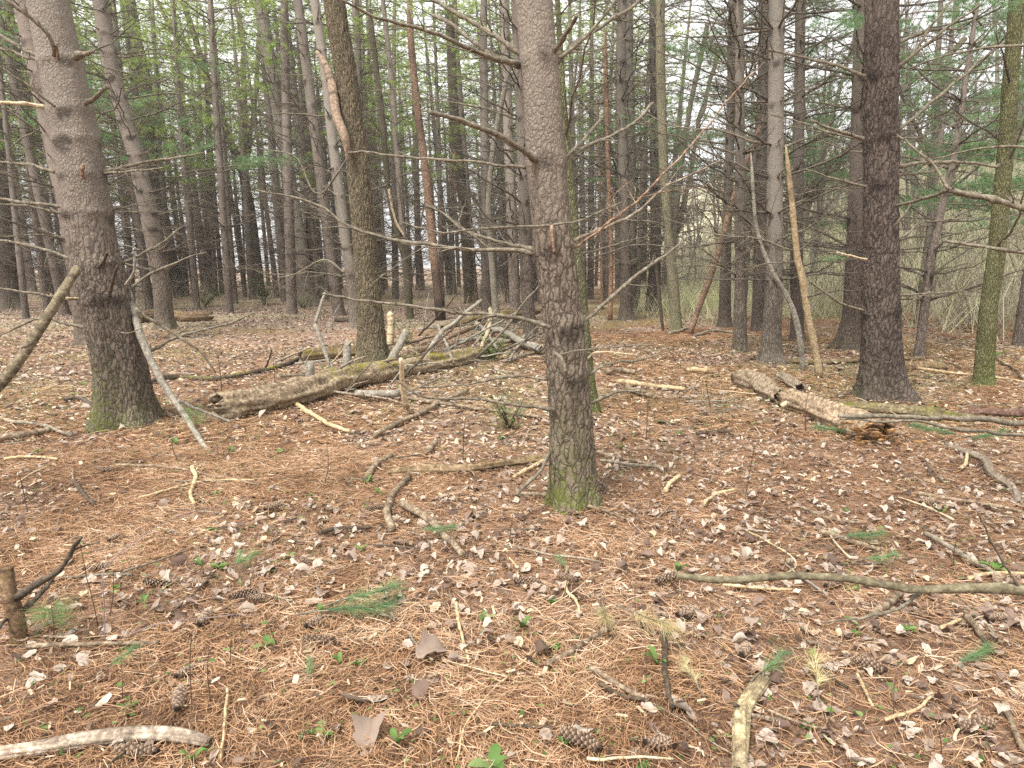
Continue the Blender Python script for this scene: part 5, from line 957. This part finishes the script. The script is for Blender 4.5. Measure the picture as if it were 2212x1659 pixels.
def leaf_template(seed, kind, nu=9, nv=5):
    g = np.random.default_rng(seed); V = []; vein = []
    for i in range(nu):
        t = i / (nu - 1); w = {0: .30, 1: .36, 2: .25}[kind] * math.sin(math.pi * min(1, .03 + .94 * t ** .85)) ** .75
        if kind == 1: w *= 1 + .22 * math.cos(t * 5.2 * math.pi) * (.2 + .8 * math.sin(math.pi * t))
        for j in range(nv):
            s = j / (nv - 1) * 2 - 1; V.append([t - .5, s * w * (1 + g.normal(0, .05)), 0]); vein.append(1. if abs(s) < .1 else 0)
    V = np.array(V); cu = g.normal(0, 1.1); tw = g.normal(0, .7); be = g.normal(-.1, .7)
    V[:, 2] = cu * V[:, 1] ** 2 * 2.2 + be * V[:, 0] ** 2 * .9 + tw * V[:, 0] * V[:, 1] + .13 * (vnoise(V * 5 + seed * 3.1) - .5) + abs(V[:, 1]) * g.uniform(0, .35)
    V[:, :2] += .16 * (np.stack([vnoise(V * 4 + seed), vnoise(V * 4 + 50 + seed)], 1) - .5); V[:, 2] += .12 * (vnoise(V * 9 + seed * 1.7) - .5); V[:, 2] -= V[:, 2].min(); V[:, 2] *= .8
    Q = [(i * nv + j, i * nv + j + 1, (i + 1) * nv + j + 1, (i + 1) * nv + j) for i in range(nu - 1) for j in range(nv - 1)]; return V, np.array(Q), np.array(vein)
LT = [leaf_template(q, q % 3) for q in range(18)]; LTS = [leaf_template(60 + q, q % 3, 5, 3) for q in range(10)]
def leaf_litter(name, label, n, y0, y1, tmpl, smin, smax, base=.12):
    y = np.sqrt(rng.uniform(y0 ** 2, y1 ** 2, n)); x = rng.uniform(-.82, .82, n) * (y + .3); lm = litter_mask(x, y); k = rng.random(n) < base + (1 - base) * lm; x, y = x[k], y[k]; n = len(x); z = zg(x, y); mb = MB()
    wch = rng.integers(0, len(tmpl), n)
    for q, (V, Q, vn) in enumerate(tmpl):
        I = np.where(wch == q)[0]; m = len(I); az = rng.uniform(0, 6.28, m); s = rng.uniform(smin, smax, m); tx = rng.normal(0, .24, m); ty = rng.normal(0, .24, m)
        P = V[None] * s[:, None, None]; P = np.stack([P[..., 0], P[..., 1], P[..., 2] + P[..., 0] * tx[:, None] + P[..., 1] * ty[:, None]], -1)
        P[..., 2] -= P[..., 2].min(1)[:, None] * .7; X_ = P[..., 0] * np.cos(az)[:, None] - P[..., 1] * np.sin(az)[:, None] + x[I][:, None]; Y_ = P[..., 0] * np.sin(az)[:, None] + P[..., 1] * np.cos(az)[:, None] + y[I][:, None]
        VV = np.stack([X_, Y_, P[..., 2] + z[I][:, None] - .006 + .03 * rng.random(m)[:, None]], -1).reshape(-1, 3); QQ = (Q[None] + (np.arange(m) * len(V))[:, None, None]).reshape(-1, 4)
        mb.add(VV, QQ, None, rnd=np.repeat(rng.random(m), len(V)), vein=np.tile(vn, m))
    tag(mb.build(name, M['leaf_dead']), label, kind='stuff')
leaf_litter('leaf_litter', 'drifts of curled dry leaves on the near floor', 9500, 1.4, 6, LT, .016, .062, .10)
leaf_litter('leaf_litter', 'pale fallen leaves covering the floor farther back', 42000, 6, 24, LTS, .03, .095, .2)
LFM = []
for V, Q, vn in LT:
    mb = MB(); mb.add(V, Q, None, rnd=rng.random(), vein=vn); LFM.append(mb.mesh('dry_leaf', M['leaf_dead']))
BL = [(785, 1525, .16, 'big crumpled grey-brown leaf, largest, left of the bottom middle'), (800, 1600, .13, 'flat oval brown leaf with toothed edge at the bottom, left of centre'), (930, 1420, .13, 'folded grey-brown leaf by the slim twig'), (1465, 1540, .12, 'pale upright leaf by the rotten stick'), (905, 1500, .13, 'curled tan leaf left of the long forked twig')]
for x, y, s, lab in BL:
    p = G(x, y); o = bpy.data.objects.new('dry_leaf', LFM[R.randrange(18)]); COL.objects.link(o); o.location = Vector(p + [0, 0, .015]); o.rotation_euler = (R.gauss(0, .3), R.gauss(0, .3), R.uniform(0, 6.28)); o.scale = (s, s, s); tag(o, lab, 'leaf', 'large dry leaves')
cnt = 0
while cnt < 290:
    y = math.sqrt(rng.uniform(1.5 ** 2, 4.2 ** 2)); x = rng.uniform(-.8, .8) * y
    if rng.random() > .15 + .85 * float(litter_mask(x, y)): continue
    o = bpy.data.objects.new('dry_leaf', LFM[cnt % 18]); COL.objects.link(o); o.location = (x, y, float(zg(x, y)) + .012 + .01 * R.random()); o.rotation_euler = (R.gauss(0, .3), R.gauss(0, .3), R.uniform(0, 6.28)); s = R.uniform(.035, .085); o.scale = (s, s, s * R.uniform(.7, 1.4)); tag(o, 'curled dry tan leaf lying on the rust-coloured needles', 'leaf', 'curled dry leaves in the foreground'); cnt += 1
def chips(n):
    y = np.sqrt(rng.uniform(1.4 ** 2, 13 ** 2, n)); x = rng.uniform(-.8, .8, n) * y; z = zg(x, y) + rng.uniform(.006, .034, n); az = rng.uniform(0, 6.28, n); l = rng.uniform(.004, .02, n) * (1 + y * .07); wd = l * rng.uniform(.12, .5, n); u = np.stack([np.cos(az), np.sin(az), rng.normal(0, .25, n)], 1) * l[:, None]; v = np.stack([-np.sin(az), np.cos(az), rng.normal(0, .35, n)], 1) * wd[:, None]; c = np.stack([x, y, z], 1); w = np.array([0, 0, .002])
    V = np.stack([c - u - v, c + u - v * .6, c + u * .8 + v, c - u * .9 + v * .7, c - u - v - w, c + u - v * .6 - w, c + u * .8 + v - w, c - u * .9 + v * .7 - w], 1).reshape(-1, 3); o = np.arange(n)[:, None] * 8
    Q = np.concatenate([o + np.array(f) for f in ([0, 1, 2, 3], [0, 4, 5, 1], [1, 5, 6, 2], [2, 6, 7, 3], [3, 7, 4, 0])]); mb = MB(); mb.add(V, Q, None, rnd=np.repeat(rng.random(n) ** 1.1, 8)); tag(mb.build('bark_debris', M['chip'], None, False), 'crumbs of bark and wood strewn over the litter', kind='stuff')
chips(30000)
def cover(n):
    y = np.sqrt(rng.uniform(1.5 ** 2, 14 ** 2, n)); x = rng.uniform(-.8, .8, n) * y; k = n2(x, y, .9, 31) > .50 - .05 * (x > 0); x, y = x[k], y[k]; n = len(x); z = zg(x, y) + rng.uniform(.008, .035, n); az = rng.uniform(0, 6.28, n); s = rng.uniform(.004, .013, n) * (1 + y * .08); d = np.stack([np.cos(az), np.sin(az), rng.normal(.1, .3, n)], 1); sd = np.stack([-np.sin(az), np.cos(az), rng.normal(0, .3, n)], 1) * .45; c = np.stack([x, y, z], 1)
    V = np.stack([c - d * s[:, None], c - sd * s[:, None], c + d * s[:, None], c + sd * s[:, None]], 1).reshape(-1, 3); mb = MB(); mb.add(V, np.arange(4 * n).reshape(-1, 4), None, rnd=np.repeat(rng.random(n), 4)); tag(mb.build('ground_cover', M['green'], None, False), 'scatter of tiny bright green seed leaves over the litter', kind='stuff')
cover(26000)

# ------------------------------------------------------------------ the air: a thin even haze over the whole wood
hm = bpy.data.materials.new('thin_haze'); hm.use_nodes = True; hm.node_tree.nodes.clear()
ho = hm.node_tree.nodes.new('ShaderNodeOutputMaterial'); hv = hm.node_tree.nodes.new('ShaderNodeVolumePrincipled'); hv.inputs['Color'].default_value = (.96, .98, 1, 1); hv.inputs['Density'].default_value = .0009; hv.inputs['Anisotropy'].default_value = .2
hm.node_tree.links.new(hv.outputs[0], ho.inputs['Volume'])
mb = MB(); s = 380.; zl, zh = -1.6, 36.
mb.add([(-s, -s, zl), (s, -s, zl), (s, s, zl), (-s, s, zl), (-s, -s, zh), (s, -s, zh), (s, s, zh), (-s, s, zh)], [(0, 3, 2, 1), (4, 5, 6, 7), (0, 1, 5, 4), (1, 2, 6, 5), (2, 3, 7, 6), (3, 0, 4, 7)])
tag(mb.build('haze', hm, None, False), 'thin pale haze in the air of the wood', kind='stuff')
